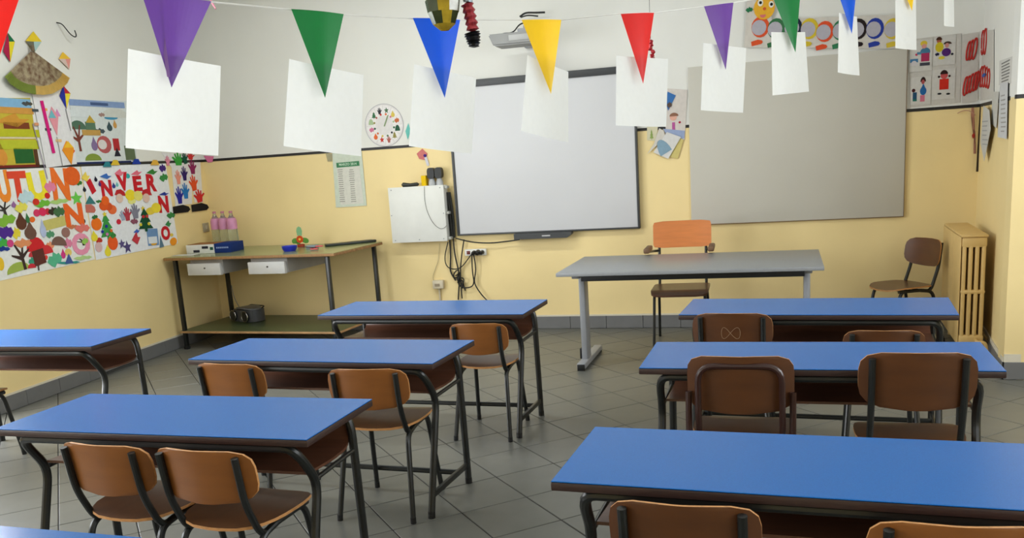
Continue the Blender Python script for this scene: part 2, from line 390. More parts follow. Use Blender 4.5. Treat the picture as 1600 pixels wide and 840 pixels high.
make_chair(.335, 3.57, .03, 'large plywood chair with two black uprights at the right end of the middle right desk', .815, .395, M_plyd)
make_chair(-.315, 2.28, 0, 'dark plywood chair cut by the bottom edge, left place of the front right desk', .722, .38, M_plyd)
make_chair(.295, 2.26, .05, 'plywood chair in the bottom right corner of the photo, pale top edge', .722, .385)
make_chair(-4.725, 3.765, .03, 'chair at the left edge of the photo, only its front leg and seat corner showing', .68)
c_c = make_chair(.625, 7.38, math.radians(122), 'dark plywood chair turned sideways in the back corner beside the radiator', .775, .40, M_plyd)
# chalk scribble on one backrest
bm = new(); pts = []
for i in range(61):
    t = i/60*2*math.pi; pts.append((.048*math.sin(t)*(1.0 if math.sin(t) > 0 else .9), -.2395+.02*0, .655+.028*math.sin(2*t)))
tube(bm, pts, .0007, 5); obj('chalk_scribble', bm, mat('chalk', (150, 128, 100), .9), c_f, label='pale scribbled loops')

# ------------------------------------------------------------------ teacher's desk and chair
TW, TD, TZ = 1.80, .98, .75
r = tag(empty('teacher_desk', (-1.757, 6.088, 0), .035), 'long grey-topped teacher\'s desk on two grey T-foot legs', 'desk')
M_gtop = mat('grey_laminate', (140, 142, 144), .35, .05, 60)
bm = new(); box(bm, 0, 0, TZ-.027, TW, TD, TZ, .004); obj('desktop', bm, M_gtop, r)
bm = new(); box(bm, .16, .09, TZ-.075, TW-.12, .12, TZ-.028, .003); obj('front_rail', bm, M_black, r)
bm = new(); box(bm, .16, TD-.14, TZ-.075, TW-.12, TD-.11, TZ-.028, .003); obj('rear_rail', bm, M_black, r)
for xx in (.115, TW-.10):
    bm = new(); box(bm, xx-.022, .20+.10, .04, xx+.022, .36+.08, TZ-.028, .01); L = obj('leg', bm, M_grayp, r)
    bm = new(); box(bm, xx-.045, .34, .05, xx-.024, .40, .13, .003); obj('cable_clip', bm, M_black, L)
    bm = new(); box(bm, xx-.03, .12, TZ-.06, xx+.03, .80, TZ-.028, .006); obj('top_bracket', bm, M_grayp, r)
    bm = new(); box(bm, xx-.032, .16, .012, xx+.032, .82, .055, .008); ft = obj('foot', bm, M_grayp, r)
    for yy in (.155, .815):
        bm = new(); box(bm, xx-.028, yy, .0, xx+.028, yy+.01, .048, .002); obj('end_cap', bm, M_black, ft)

M_orng = mat('orange_plywood', (206, 122, 62), .4, .08, 6, (1, 1, 8), coat=.1)
r = tag(empty('teacher_chair', (-1.04, 7.22, 0), math.radians(184)), 'teacher\'s armchair with an orange rectangular backrest behind the grey desk', 'chair')
# local +y faces the class
def bf(u, v): return (u, -.245-.12*v-.02*(1-(u/.235)**2), .868+v)
bm = new(); slab(bm, bf, .235, .108, 12, .012, 12, 8, (0, 1, 0)); obj('backrest', bm, [M_orng, M_plye], r)
def sf(u, v): return (u, .03+v, .462-.05*max(0, v/.22-.72)*2)
bm = new(); slab(bm, sf, .225, .225, 9, .014, 12, 12); obj('seat', bm, [M_ply2, M_shelf], r)
for s in (-1, 1):
    bm = new(); tube(bm, fillet([(s*.19, -.285, .93), (s*.19, -.27, .74), (s*.19, -.225, .44), (s*.19, .2, .445)], [.05, .06]), .0115); obj('upright', bm, M_tube, r)
    bm = new(); tube(bm, fillet([(s*.19, .1, .445), (s*.195, .2, .445), (s*.205, .255, .0)], .05), .0115); obj('leg', bm, M_tube, r)
    bm = new(); tube(bm, fillet([(s*.19, -.1, .445), (s*.195, -.2, .44), (s*.21, -.31, .0)], .05), .0115); obj('leg', bm, M_tube, r)
    bm = new(); tube(bm, fillet([(s*.19, -.277, .735), (s*.235, -.20, .74), (s*.245, .06, .765)], .04), .0105); A = obj('armrest', bm, M_tube, r)
    bm = new(); box(bm, s*.247-.024, -.06, .765, s*.247+.024, .20, .805, .012, seg=3); obj('arm_grip', bm, mat('worn_dark_wood', (104, 76, 52), .5, .3, 20, (1, 6, 1)), A, label='worn wooden arm grip')

# ------------------------------------------------------------------ side table on the left with its load
SX, SY, STH, SZ, SW, SD = -5.72, 6.82, -.015, .87, 1.80, .90
r = tag(empty('side_table', (SX, SY, 0), STH), 'tall olive-topped side table with two grey drawers and a bottom shelf, back left corner', 'table')
M_olive = mat('olive_laminate', (132, 140, 92), .22, .06, 40)
M_green = mat('dark_green_laminate', (72, 84, 52), .35, .08, 40)
bm = new(); box(bm, 0, 0, SZ-.028, SW, SD, SZ-.003, .003); T = obj('tabletop', bm, mat('chipped_wood_edge', (150, 112, 70), .6, .3, 30, (6, 1, 1)), r)
bm = new(); box(bm, .004, .004, SZ-.003, SW-.004, SD-.004, SZ, .001, seg=1); obj('laminate_sheet', bm, M_olive, r, label='olive laminate surface')
for xx, yy in ((.09, .05), (SW-.10, .05), (.09, SD-.12), (SW-.07, SD-.05)):
    bm = new(); box(bm, xx-.018, yy-.018, .02, xx+.018, yy+.018, SZ-.03, .005); L = obj('leg', bm, M_tube, r)
    bm = new(); box(bm, xx-.021, yy-.021, 0, xx+.021, yy+.021, .03, .004); obj('foot_cap', bm, M_rub, L)
bm = new(); box(bm, .05, .03, .155, SW-.05, SD-.06, .175, .003); s_ = obj('shelf', bm, mat('pale_wood_edge', (176, 136, 92), .6, .2), r)
bm = new(); box(bm, .053, .033, .175, SW-.053, SD-.063, .178); obj('laminate_sheet', bm, M_green, s_, label='dark green shelf surface', smooth=0)
M_draw = mat('pale_grey_drawer', (196, 196, 194), .5, .03)
for x0, x1 in ((.245, .635), (.905, 1.315)):
    bm = new(); box(bm, x0+.01, .05, SZ-.165, x1-.02, .70, SZ-.032, .003); obj('drawer_case', bm, mat('grey_drawer_case', (150, 148, 144), .5, .05), r)
    bm = new(); box(bm, x0, .012, SZ-.17, x1-.03, .052, SZ-.062, .004); D = obj('drawer', bm, M_draw, r)
    bm = new(); tube(bm, [((x0+x1)/2, .014, SZ-.105), ((x0+x1)/2, .004, SZ-.105)], .007); obj('lock', bm, mat('lock_metal', (90, 90, 88), .3, .1, metal=1), D)
def ST(px, py): return at_z(px, py, SZ)     # a spot on that table top
# carton (white part and blue part)
P = ST(292, 397); Q = ST(361, 394); ang = math.atan2(Q.y-P.y, Q.x-P.x); Lc = (Q-P).length
r = tag(empty('flat_carton', P, ang), 'flat white and blue carton with brown open top on the olive side table', 'box')
bm = new(); box(bm, 0, 0, 0, Lc*.64, .24, .083, .003); obj('carton', bm, paper((220, 220, 214)), r)
bm = new(); box(bm, Lc*.64, -.004, 0, Lc, .245, .088, .003); obj('blue_panel', bm, paper((24, 48, 110)), r, label='dark blue end panel')
bm = new(); box(bm, .01, .01, .083, Lc*.63, .23, .087, .001); obj('lid', bm, paper((150, 104, 62)), r, label='brown cardboard top')
bm = new(); box(bm, .16*Lc, -.002, .012, .30*Lc, 0, .035); box(bm, .36*Lc, -.002, .045, .50*Lc, 0, .068); obj('printed_mark', bm, paper((50, 50, 60)), r, smooth=0)
bm = new(); box(bm, .54*Lc, -.002, .03, .61*Lc, 0, .058); obj('printed_mark', bm, paper((40, 84, 66)), r, smooth=0)
bm = new(); 
for k in range(7): box(bm, (.69+.04*k)*Lc, -.006, .042, (.715+.04*k)*Lc, -.0035, .056)
obj('printed_line', bm, paper((150, 170, 210)), r, smooth=0, kind='stuff')
# water bottles
PET = mat('clear_bottle_plastic', (214, 226, 216), .08, .02, trans=.9)
WAT = PET
for i, (px, lb) in enumerate(((339, 'leftmost of the three large water bottles with pink labels'), (351.5, 'middle one of the three water bottles with pink labels'), (364.5, 'rightmost of the three water bottles with pink labels, beside the blue carton end'))):
    P = ST(px+3, 389+ (0, 0, 0)[i])
    r = tag(empty('water_bottle', P), lb, 'bottle', 'water bottles on the side table')
    r.scale = (1.12, 1.12, 1.12); bm = new(); lathe(bm, [(.036, 0), (.042, .012), (.042, .06), (.039, .07), (.042, .08), (.042, .20), (.042, .235), (.036, .262), (.020, .285), (.0145, .30), (.0145, .318)]); obj('bottle_body', bm, PET, r)
    bm = new(); lathe(bm, [(.0427, .175), (.0427, .245), (.034, .270)]); obj('label', bm, mat('pink_label', (206, 140, 176), .4, .08, 30), r)
    bm = new(); lathe(bm, [(.0155, .312), (.0155, .328), (.013, .33)]); obj('cap', bm, mat('rose_cap', (190, 120, 140), .4), r)
# small white sheet at the table's left
P = ST(268, 400); bm = new(); box(bm, 0, .0, 0, .22, .10, .003, .001); tag(obj('paper_stack', bm, paper((214, 214, 206)), None, P, .05), 'thin stack of white papers at the left end of the side table', 'papers')
# blue dish
P = ST(453, 392); r = tag(empty('blue_dish', P), 'small round blue dish on the side table', 'bowl')
bm = new(); lathe(bm, [(.052, 0), (.066, .022), (.070, .048), (.066, .048), (.050, .006), (0, .006)], 28); obj('dish', bm, mat('blue_plastic', (22, 40, 170), .3), r)
bm = new(); lathe(bm, [(0, .030), (.062, .030), (.062, .034), (0, .036)], 28); obj('lining', bm, paper((188, 196, 200)), r, label='pale paper filling')
# paper flower
P = ST(470, 386); r = tag(empty('paper_flower', P, .1), 'cut-out paper flower with orange centre and green leaves standing on the side table', 'decoration')
bm = new()
def petal(bm, a, l, wd, y=0, n=10, z0=.075):
    pts = []
    for k in range(n):
        t = 2*math.pi*k/n; px_, pz = l/2+l/2*math.cos(t), wd/2*math.sin(t)*(1+.3*math.cos(t))
        pts.append((px_*math.cos(a)-pz*math.sin(a), z0+px_*math.sin(a)+pz*math.cos(a)))
    prism(bm, pts, y, y+.003)
for a in (math.pi*.5,): petal(bm, a, .12, .055)
obj('leaf', bm, paper((130, 176, 130)), r)
for a, l in ((math.radians(195), .09), (math.radians(-15), .09), (math.radians(230), .06)):
    bm = new(); petal(bm, a, l, .05, .002); obj('leaf', bm, paper((90, 140, 60)), r)
for k in range(8):
    bm = new(); petal(bm, k*math.pi/4, .036, .026, -.004); obj('petal', bm, paper((220, 84, 36)), r)
bm = new(); prism(bm, [(.012*math.cos(t*.5), .075+.012*math.sin(t*.5)) for t in range(12)], -.008, -.004); obj('flower_centre', bm, paper((240, 180, 70)), r)
bm = new(); box(bm, -.03, -.01, 0, .03, .03, .03, .004); obj('base', bm, paper((150, 60, 40)), r)
# pink scissors-like craft things
P = ST(486, 391); r = tag(empty('safety_scissors', P, .15), 'pink-handled scissors lying on the side table beside the dish', 'scissors')
bm = new(); tube(bm, [(.03+.022*math.cos(t*math.pi/6)*1.5, .01*0+.022*math.sin(t*math.pi/6), .012) for t in range(13)], .006, 8); obj('handle', bm, mat('pink_plastic', (206, 92, 92), .4), r)
bm = new(); tube(bm, [(.06+.022*math.cos(t*math.pi/6)*1.5, .05+.022*math.sin(t*math.pi/6), .03) for t in range(13)], .006, 8); obj('handle', bm, MATS['pink_plastic'], r)
bm = new(); tube(bm, [(.04, .03, .02), (-.09, .00, .035)], [.007, .002], 6, sx=.4); tube(bm, [(.02, .01, .015), (-.08, .03, .04)], [.007, .002], 6, sx=.4); obj('blade', bm, mat('scissor_steel', (120, 90, 100), .3, .1, metal=.6), r)
P = ST(478, 389); bm = new(); box(bm, 0, 0, 0, .10, .07, .03, .004); tag(obj('grey_pouch', bm, paper((132, 148, 156)), None, P, .2), 'small grey-blue pouch behind the scissors on the side table', 'pouch')
# black folder
P = ST(509, 385.5); Q = ST(588, 377.5); e = Q-P; bm = new(); box(bm, 0, -.01, 0, e.length, .045, .022, .006); box(bm, .02, .03, .012, e.length*.97, .12, .02, .003)
tag(obj('black_folder', bm, mat('dark_green_black_plastic', (22, 30, 26), .35), None, P, math.atan2(e.y, e.x)), 'long flat black folder on the right end of the side table', 'folder')
# radio on the shelf
P = at_z(388, 501, .178); r = tag(empty('portable_radio', P, math.radians(-22)), 'grey portable radio player on the bottom shelf of the side table', 'radio')
bm = new(); slab(bm, lambda u, v: (u, .02+v*.9, .062+.0*u), .17, .12, 3.0, .112, 12, 10); obj('case', bm, mat('dark_grey_plastic', (70, 72, 76), .35), r)
bm = new(); slab(bm, lambda u, v: (u, .02+v*.9, .120+.016*(1-(u/.15)**2)), .145, .10, 2.6, .014, 10, 8); obj('lid', bm, mat('mid_grey_plastic', (104, 106, 110), .3), r)
for s in (-1, 1):
    bm = new(); tube(bm, [(s*.10, -.082, .062), (s*.10, -.101, .062)], .050, 24); sp = obj('speaker_cone', bm, M_black, r)
    bm = new(); tube(bm, [(s*.10+.051*math.cos(t*math.pi/12), -.100, .062+.051*math.sin(t*math.pi/12)) for t in range(25)], .0035, 6); obj('chrome_ring', bm, mat('chrome', (190, 190, 190), .2, metal=1), sp)
bm = new(); tube(bm, fillet([(-.12, .08, .118), (-.12, .125, .135), (.12, .125, .135), (.12, .08, .118)], .03), .006); obj('handle', bm, M_black, r)
P1 = at_z(372, 500, .19); P0_ = at_z(349, 455, .5)
bm = new(); tube(bm, fillet([(-5.55, 7.55, .50), (-5.50, 7.50, .36), tuple(P1+Vector((0, .12, .03))), tuple(P1+Vector((.06, .06, 0)))], .1, 6), .004, 6)
tag(obj('radio_cable', bm, mat('grey_cable', (150, 150, 145), .5), None), 'thin grey cable running down to the radio behind the side table', 'cable')

# ------------------------------------------------------------------ radiator
M_rad = mat('cream_radiator_enamel', (214, 180, 116), .42, .05, 12)
r = tag(empty('radiator', (.93, 6.76, 0), 0), 'cream cast iron column radiator in the right-hand corner', 'radiator')
D_, PT = .155, .065
bm = new()
for i in range(4):
    xx = .018+i*(D_-.036)/3; box(bm, xx-.013, .004, .14, xx+.013, PT-.004, .80, .008)
for z0, z1 in ((.10, .17), (.455, .485), (.775, .845)): box(bm, 0, .002, z0, D_, PT-.002, z1, .012)
sec = finish(bm, 'section', M_rad)
for i in range(14): link('section', sec, r, (0, i*PT, 0))
bm = new(); box(bm, -.006, -.004, .845, D_+.006, 14*PT+.004, .862, .006); obj('top_cover', bm, M_rad, r)
bm = new(); box(bm, -.008, .01, .10, -.002, 14*PT, .845, .002); obj('side_panel', bm, M_rad, r)
for yy in (.06, 13*PT):
    bm = new(); box(bm, .04, yy-.02, 0, .12, yy+.02, .11, .004); obj('foot', bm, M_rad, r)
bm = new(); tube(bm, fillet([(.11, .02, .13), (.11, -.05, .13), (.16, -.06, .13), (.175, -.06, .04), (.175, -.06, 0)], .03), .012); obj('pipe', bm, M_rad, r)
bm = new(); tube(bm, fillet([(.215, -.1, .10), (.205, .5, .105), (.20, .9, .11)], .03), .014, 8); obj('pipe', bm, M_rad, r)

# ------------------------------------------------------------------ things on the walls
def wall_thing(name, PL, u, v, label, cat, group=None, n=0):
    return tag(empty(name, PL.P(u, v, n), PL.a), label, cat, group)
def quad_on(PL, pts, off=0):
    return [PL.uv(x, y, off) for x, y in pts]
def sheet(name, PL, pts, rgb, label, cat, n=.002, t=.0015, parent=None, group=None, m_=None):
    """flat paper whose corners are given where it lies on the wall"""
    uv = quad_on(PL, pts, n); u0 = sum(a for a, b in uv)/len(uv); v0 = min(b for a, b in uv)
    bm = new(); prism(bm, [(a-u0, b-v0) for a, b in uv], 0, -t)
    o = obj(name, bm, m_ or paper(rgb), None, PL.P(u0, v0, n), PL.a, smooth=0); o['uv0'] = (u0, v0, n+t)
    return tag(o, label, cat, group)
def shp(kind):
    c = math.cos; s = math.sin; pi = math.pi
    if kind == 'circle': return [(.5*c(i*pi/8), .5*s(i*pi/8)) for i in range(16)]
    if kind == 'rect': return [(-.5, -.5), (.5, -.5), (.5, .5), (-.5, .5)]
    if kind == 'kite': return [(0, -.5), (.45, .15), (0, .5), (-.45, .15)]
    if kind == 'leaf': return [(-.5, 0), (-.3, .28), (-.1, .22), (0, .45), (.2, .25), (.35, .3), (.5, 0), (.3, -.3), (.1, -.2), (-.1, -.4), (-.3, -.25)]
    if kind == 'tree': return [(-.08, -.5), (.08, -.5), (.08, -.38), (.5, -.38), (.22, -.1), (.38, -.1), (.15, .18), (.26, .18), (0, .5), (-.26, .18), (-.15, .18), (-.38, -.1), (-.22, -.1), (-.5, -.38), (-.08, -.38)]
    if kind == 'star': return [((.5 if i % 2 == 0 else .22)*s(i*pi/5), (.5 if i % 2 == 0 else .22)*c(i*pi/5)) for i in range(10)]
    if kind == 'half': return [(.5*c(i*pi/10), -.4+.9*s(i*pi/10)) for i in range(11)]
    if kind == 'drop': return [(0, .5)]+[(.4*s(.6+i*5.1/10), -.15+.35*c(.6+i*5.1/10)) for i in range(11)]
    if kind == 'hand':
        return [(-.22, -.5), (.2, -.5), (.27, -.15), (.5, .05), (.42, .15), (.22, .03), (.27, .36), (.17, .38), (.09, .06), (.05, .5), (-.06, .5), (-.06, .07), (-.17, .42), (-.27, .38), (-.17, .0), (-.38, .2), (-.47, .12), (-.27, -.2)]
    if kind == 'shoe': return [(-.5, -.5), (.35, -.5), (.5, -.2), (.42, .2), (.1, .5), (-.5, .4)]
    if kind == 'bare': return [(-.06, -.5), (.08, -.5), (.06, -.1), (.4, .15), (.38, .2), (.08, .05), (.2, .5), (.13, .5), (0, .1), (-.2, .45), (-.26, .42), (-.08, 0), (-.45, .12), (-.45, .06), (-.07, -.15)]
    if kind == 'arrow': return [(-.5, -.1), (.1, -.4), (.5, .1), (.2, .1), (.1, .45), (-.2, .2)]
    if kind == 'hat': return [(-.5, -.4), (.5, -.5), (.4, .1), (.1, .5), (-.3, .35)]
    if kind == 'tri': return [(-.5, -.5), (.5, -.5), (0, .5)]
    return [((.5-.12*(i % 2))*c(i*pi/5), (.5-.12*(i % 2))*s(i*pi/5)) for i in range(10)]
def put(parent, PL, name, kind, px, py, w, h, rgb, rot=0, lift=.001, t=.0012, lab=None):
    """paper piece glued on a poster: (px,py) centre and w,h size as seen, converted to the wall plane"""
    u0, v0, n0 = parent['uv0']; n = n0+lift
    uc, vc = PL.uv(px, py, n); ua, _ = PL.uv(px-w/2, py, n); ub, _ = PL.uv(px+w/2, py, n); _, va = PL.uv(px, py-h/2, n); _, vb = PL.uv(px, py+h/2, n)
    W, Hh = ub-ua, va-vb; c, s = math.cos(rot), math.sin(rot); bm = new()
    prism(bm, [((x*W)*c-(y*Hh)*s, (x*W)*s+(y*Hh)*c) for x, y in shp(kind)], 0, -t)
    o = obj(name, bm, paper(rgb), parent, (uc-u0, -(n-parent['base_n']) if 'base_n' in parent else -(n-(n0-.0015)), vc-v0), smooth=0)
    if lab: o['label'] = lab
    return o
def letter(parent, PL, ch, px, py, w, h, rgb, rot=0, bold=.05):
    u0, v0, n0 = parent['uv0']; n = n0+.002
    uc, vc = PL.uv(px, py, n); ua, _ = PL.uv(px-w/2, py, n); ub, _ = PL.uv(px+w/2, py, n); _, va = PL.uv(px, py-h/2, n); _, vb = PL.uv(px, py+h/2, n)
    bm = text_bm(ch, 1, .01, bold); xs = [v.co.x for v in bm.verts]; zs = [v.co.z for v in bm.verts]
    sx, sz = (ub-ua)/(max(xs)-min(xs)), (va-vb)/(max(zs)-min(zs)); cx, cz = (max(xs)+min(xs))/2, (max(zs)+min(zs))/2; c, s = math.cos(rot), math.sin(rot)
    for v in bm.verts:
        x, z = (v.co.x-cx)*sx, (v.co.z-cz)*sz; v.co = Vector((x*c-z*s, v.co.y*.2, x*s+z*c))
    return obj('letter', bm, paper(rgb), parent, (uc-u0, -(n-n0+.0015), vc-v0), smooth=0, label='cut-out letter '+ch)

# autumn poster (left wall)
PA = sheet('autumn_poster', LEFT, [(-60, 452), (148, 405), (124, 258), (-75, 262)], (232, 232, 226), 'big poster of autumn paper cut-outs with AUTUNNO letters, left wall', 'poster')
def a5(x, y): return x/4.667, 260+y/4.667
for ch, x, y, w_, h_, c_, rt in (('A', -75, 150, 110, 230, (120, 170, 60), 0), ('U', 25, 145, 95, 240, (238, 140, 48), .05), ('T', 132, 145, 140, 225, (222, 74, 48), .0), ('U', 275, 140, 140, 210, (238, 220, 50), .08),
                             ('N', 442, 130, 125, 240, (236, 116, 44), -.05), ('N', 540, 350, 135, 170, (236, 104, 40), 0), ('O', 592, 565, 135, 165, (232, 150, 176), 0)):
    X, Y = a5(x, y); letter(PA, LEFT, ch, X, Y, w_/4.667, h_/4.667, c_, rt)
A = [('pumpkin', 'circle', 525, 70, 95, 110, (226, 98, 36)), ('leaf', 'leaf', 480, 45, 30, 45, (60, 130, 50)), ('leaf', 'leaf', 575, 120, 40, 40, (60, 120, 50)), ('leaf', 'leaf', 365, 150, 70, 90, (226, 130, 160)),
     ('leaf', 'star', 558, 232, 75, 85, (110, 200, 80)), ('leaf', 'leaf', 190, 225, 100, 110, (190, 216, 220)), ('berry', 'circle', 345, 212, 32, 36, (206, 44, 40)), ('berry', 'circle', 262, 258, 40, 40, (206, 54, 40)),
     ('leaf', 'leaf', 310, 272, 100, 60, (110, 180, 60)), ('leaf', 'leaf', 430, 255, 120, 40, (170, 205, 120)), ('bare_tree', 'bare', 30, 310, 110, 80, (60, 54, 50)), ('leaf', 'leaf', 155, 300, 80, 80, (226, 216, 90)),
     ('leaf', 'drop', 100, 275, 36, 40, (150, 100, 150)), ('leaf', 'leaf', 40, 395, 130, 90, (130, 180, 60)), ('leaf', 'leaf', 40, 480, 100, 110, (80, 44, 140)), ('chestnut', 'drop', 152, 395, 80, 110, (96, 58, 40)),
     ('chestnut', 'drop', 220, 465, 90, 110, (110, 80, 66)), ('leaf', 'drop', 200, 375, 30, 60, (60, 120, 70)), ('pumpkin', 'circle', 235, 386, 34, 34, (226, 110, 40)), ('berry', 'circle', 268, 338, 38, 44, (214, 60, 100)),
     ('berry', 'circle', 310, 330, 44, 50, (214, 50, 90)), ('berry', 'circle', 347, 328, 30, 40, (200, 50, 60)), ('leaf', 'leaf', 385, 325, 60, 60, (60, 52, 40)), ('leaf', 'leaf', 430, 330, 70, 80, (70, 110, 70)),
     ('basket', 'rect', 400, 412, 130, 60, (200, 190, 110)), ('vase', 'drop', 312, 450, 45, 110, (180, 190, 220)), ('leaf', 'leaf', 365, 495, 55, 60, (90, 150, 110)), ('mushroom', 'circle', 480, 480, 50, 60, (150, 110, 100)),
     ('mushroom', 'half', 430, 545, 90, 60, (120, 90, 80)), ('leaf', 'drop', 600, 390, 45, 50, (80, 66, 60)), ('leaf', 'leaf', 600, 450, 90, 70, (224, 120, 110)), ('branch', 'bare', 605, 545, 90, 50, (70, 60, 50)),
     ('leaf', 'leaf', 620, 545, 40, 50, (150, 200, 90)), ('leaf', 'leaf', 118, 488, 55, 90, (226, 206, 60)), ('mushroom_cap', 'half', 262, 572, 115, 95, (206, 40, 44)), ('mushroom_cap', 'half', 337, 608, 78, 60, (210, 56, 60)),
     ('mushroom_cap', 'half', 245, 640, 60, 40, (196, 60, 66)), ('mushroom_stalk', 'rect', 285, 660, 70, 90, (96, 50, 42)), ('leaf', 'leaf', 165, 560, 110, 70, (222, 144, 96)), ('leaf', 'leaf', 320, 668, 50, 50, (220, 60, 50)),
     ('flower', 'leaf', 20, 560, 70, 80, (70, 170, 70)), ('flower', 'leaf', 20, 600, 90, 40, (36, 60, 140)), ('flower_centre', 'circle', 15, 540, 34, 34, (70, 150, 200)), ('leaf', 'circle', 75, 560, 40, 46, (206, 70, 130)),
     ('bare_tree', 'bare', 160, 650, 130, 170, (66, 50, 44)), ('grass', 'half', 130, 735, 140, 60, (160, 180, 80)), ('leaf', 'leaf', 235, 690, 45, 60, (60, 150, 120)), ('mushroom_cap', 'half', 232, 725, 50, 30, (200, 50, 60)),
     ('leaf', 'leaf', 400, 680, 90, 110, (90, 180, 140)), ('dress', 'tri', 503, 670, 50, 60, (70, 90, 150)), ('head', 'circle', 498, 625, 40, 44, (226, 200, 110)), ('leaf', 'drop', 460, 635, 34, 60, (206, 60, 130)),
     ('leaf', 'leaf', 500, 700, 140, 26, (60, 150, 140)), ('leaf', 'leaf', 605, 665, 110, 34, (180, 210, 140)), ('sun', 'circle', 5, 710, 40, 80, (232, 190, 50)), ('leaf', 'leaf', 490, 560, 60, 80, (220, 130, 160)),
     ('leaf', 'leaf', 365, 575, 50, 60, (232, 150, 110)), ('branch', 'bare', 280, 715, 60, 70, (90, 80, 76)), ('leaf', 'leaf', 530, 440, 60, 34, (200, 120, 80))]
for nm, kd, x, y, w_, h_, c_ in A:
    X, Y = a5(x, y); put(PA, LEFT, 'paper_'+nm, kd, X, Y, w_*1.25/4.667, h_*1.25/4.667, c_, random.uniform(-.15, .15), lift=random.uniform(.001, .004))
# winter-letters poster
PW = sheet('winter_letter_poster', LEFT, [(150, 406), (278, 380), (258, 252), (126, 258)], (232, 234, 238), 'poster with red INVERNO letters, fir trees and oranges, left wall', 'poster')
def a6(x, y): return 120+x/4.4227, 230+y/4.4227
for ch, x, y, w_, h_, rt in (('I', 100, 270, 34, 100, .45), ('N', 206, 283, 75, 115, 0), ('V', 318, 238, 80, 125, .1), ('E', 420, 250, 60, 108, 0), ('R', 516, 245, 68, 120, -.05), ('N', 600, 393, 68, 120, -.05), ('O', 614, 592, 62, 100, -.1)):
    X, Y = a6(x, y); letter(PW, LEFT, ch, X, Y, w_/4.4227, h_/4.4227, (200, 32, 44), rt)
A = [('hat', 'arrow', 60, 205, 50, 70, (236, 210, 90)), ('bird', 'arrow', 200, 200, 66, 40, (60, 110, 190)), ('bird', 'arrow', 295, 175, 60, 50, (228, 120, 140)), ('bird', 'arrow', 412, 178, 66, 36, (226, 110, 130)), ('leaf', 'arrow', 520, 170, 66, 40, (60, 130, 60)),
     ('drop', 'drop', 130, 218, 22, 34, (30, 30, 50)), ('drop', 'drop', 158, 250, 20, 34, (80, 50, 120)), ('drop', 'drop', 255, 263, 24, 34, (50, 60, 140)), ('drop', 'drop', 278, 255, 18, 30, (110, 190, 190)), ('drop', 'circle', 352, 198, 24, 30, (50, 170, 170)), ('drop', 'drop', 52, 288, 24, 34, (40, 40, 50)),
     ('hat', 'hat', 298, 312, 64, 40, (190, 40, 44)), ('face', 'circle', 296, 352, 40, 54, (226, 196, 180)), ('lemon', 'circle', 370, 330, 58, 66, (236, 214, 50)), ('lemon', 'circle', 424, 335, 50, 60, (230, 220, 120)), ('lemon', 'circle', 380, 370, 46, 40, (228, 226, 140)),
     ('hat', 'hat', 480, 310, 60, 40, (190, 44, 50)), ('face', 'circle', 480, 350, 40, 54, (222, 190, 176)), ('bird', 'arrow', 602, 322, 60, 26, (40, 60, 150)), ('leaf', 'leaf', 600, 210, 50, 60, (60, 140, 70)), ('bird', 'leaf', 592, 145, 40, 60, (70, 40, 120)),
     ('orange', 'circle', 197, 368, 44, 56, (232, 100, 34)), ('orange', 'circle', 185, 405, 50, 56, (222, 90, 34)), ('orange', 'circle', 245, 430, 50, 56, (230, 110, 60)), ('orange', 'circle', 218, 408, 46, 50, (214, 84, 36)), ('leaf', 'leaf', 152, 374, 36, 24, (60, 120, 60)),
     ('boot', 'shoe', 95, 422, 56, 50, (196, 110, 96)), ('hat', 'tri', 92, 362, 60, 50, (60, 120, 120)), ('scarf', 'hand', 348, 460, 50, 80, (180, 60, 74)), ('glove', 'hand', 402, 440, 60, 90, (130, 130, 146)), ('glove', 'hand', 316, 470, 40, 60, (160, 170, 190)),
     ('tree', 'tree', 472, 500, 84, 140, (20, 76, 48)), ('star', 'star', 457, 422, 26, 34, (226, 200, 60)), ('tree', 'tree', 206, 545, 84, 160, (64, 150, 70)), ('star', 'star', 192, 462, 30, 34, (226, 206, 60)), ('lemon', 'circle', 548, 418, 54, 60, (236, 214, 60)), ('lemon', 'circle', 510, 440, 56, 44, (226, 200, 70)),
     ('orange', 'circle', 136, 530, 60, 76, (236, 116, 34)), ('leaf', 'leaf', 124, 482, 36, 34, (50, 110, 60)), ('orange', 'circle', 249, 660, 58, 86, (232, 92, 36)), ('leaf', 'leaf', 252, 612, 34, 40, (60, 130, 60)), ('lemon', 'drop', 120, 612, 48, 66, (232, 216, 60)), ('lemon', 'drop', 214, 712, 46, 72, (232, 216, 60)),
     ('mitten', 'shoe', 155, 640, 36, 30, (190, 60, 44)), ('face', 'circle', 152, 690, 40, 60, (214, 180, 180)), ('snowflake', 'star', 312, 668, 40, 60, (90, 80, 130)), ('snowflake', 'star', 350, 690, 50, 80, (80, 70, 120)), ('skier', 'arrow', 410, 630, 50, 90, (196, 60, 70)), ('scarf', 'arrow', 414, 580, 40, 30, (60, 100, 190)),
     ('berry', 'circle', 290, 514, 26, 32, (206, 40, 60)), ('sled', 'leaf', 397, 512, 44, 44, (140, 80, 100)), ('window', 'rect', 525, 620, 62, 100, (110, 146, 190)), ('snow', 'rect', 525, 640, 50, 40, (220, 226, 232)), ('leaf', 'arrow', 632, 528, 36, 46, (60, 140, 80)), ('orange', 'circle', 668, 650, 40, 46, (236, 150, 40)), ('leaf', 'leaf', 650, 470, 50, 50, (60, 130, 70)), ('figure', 'tri', 582, 650, 26, 70, (90, 120, 140)), ('lemon', 'circle', 534, 665, 34, 20, (226, 170, 60)), ('leaf', 'leaf', 655, 605, 20, 30, (226, 200, 80))]
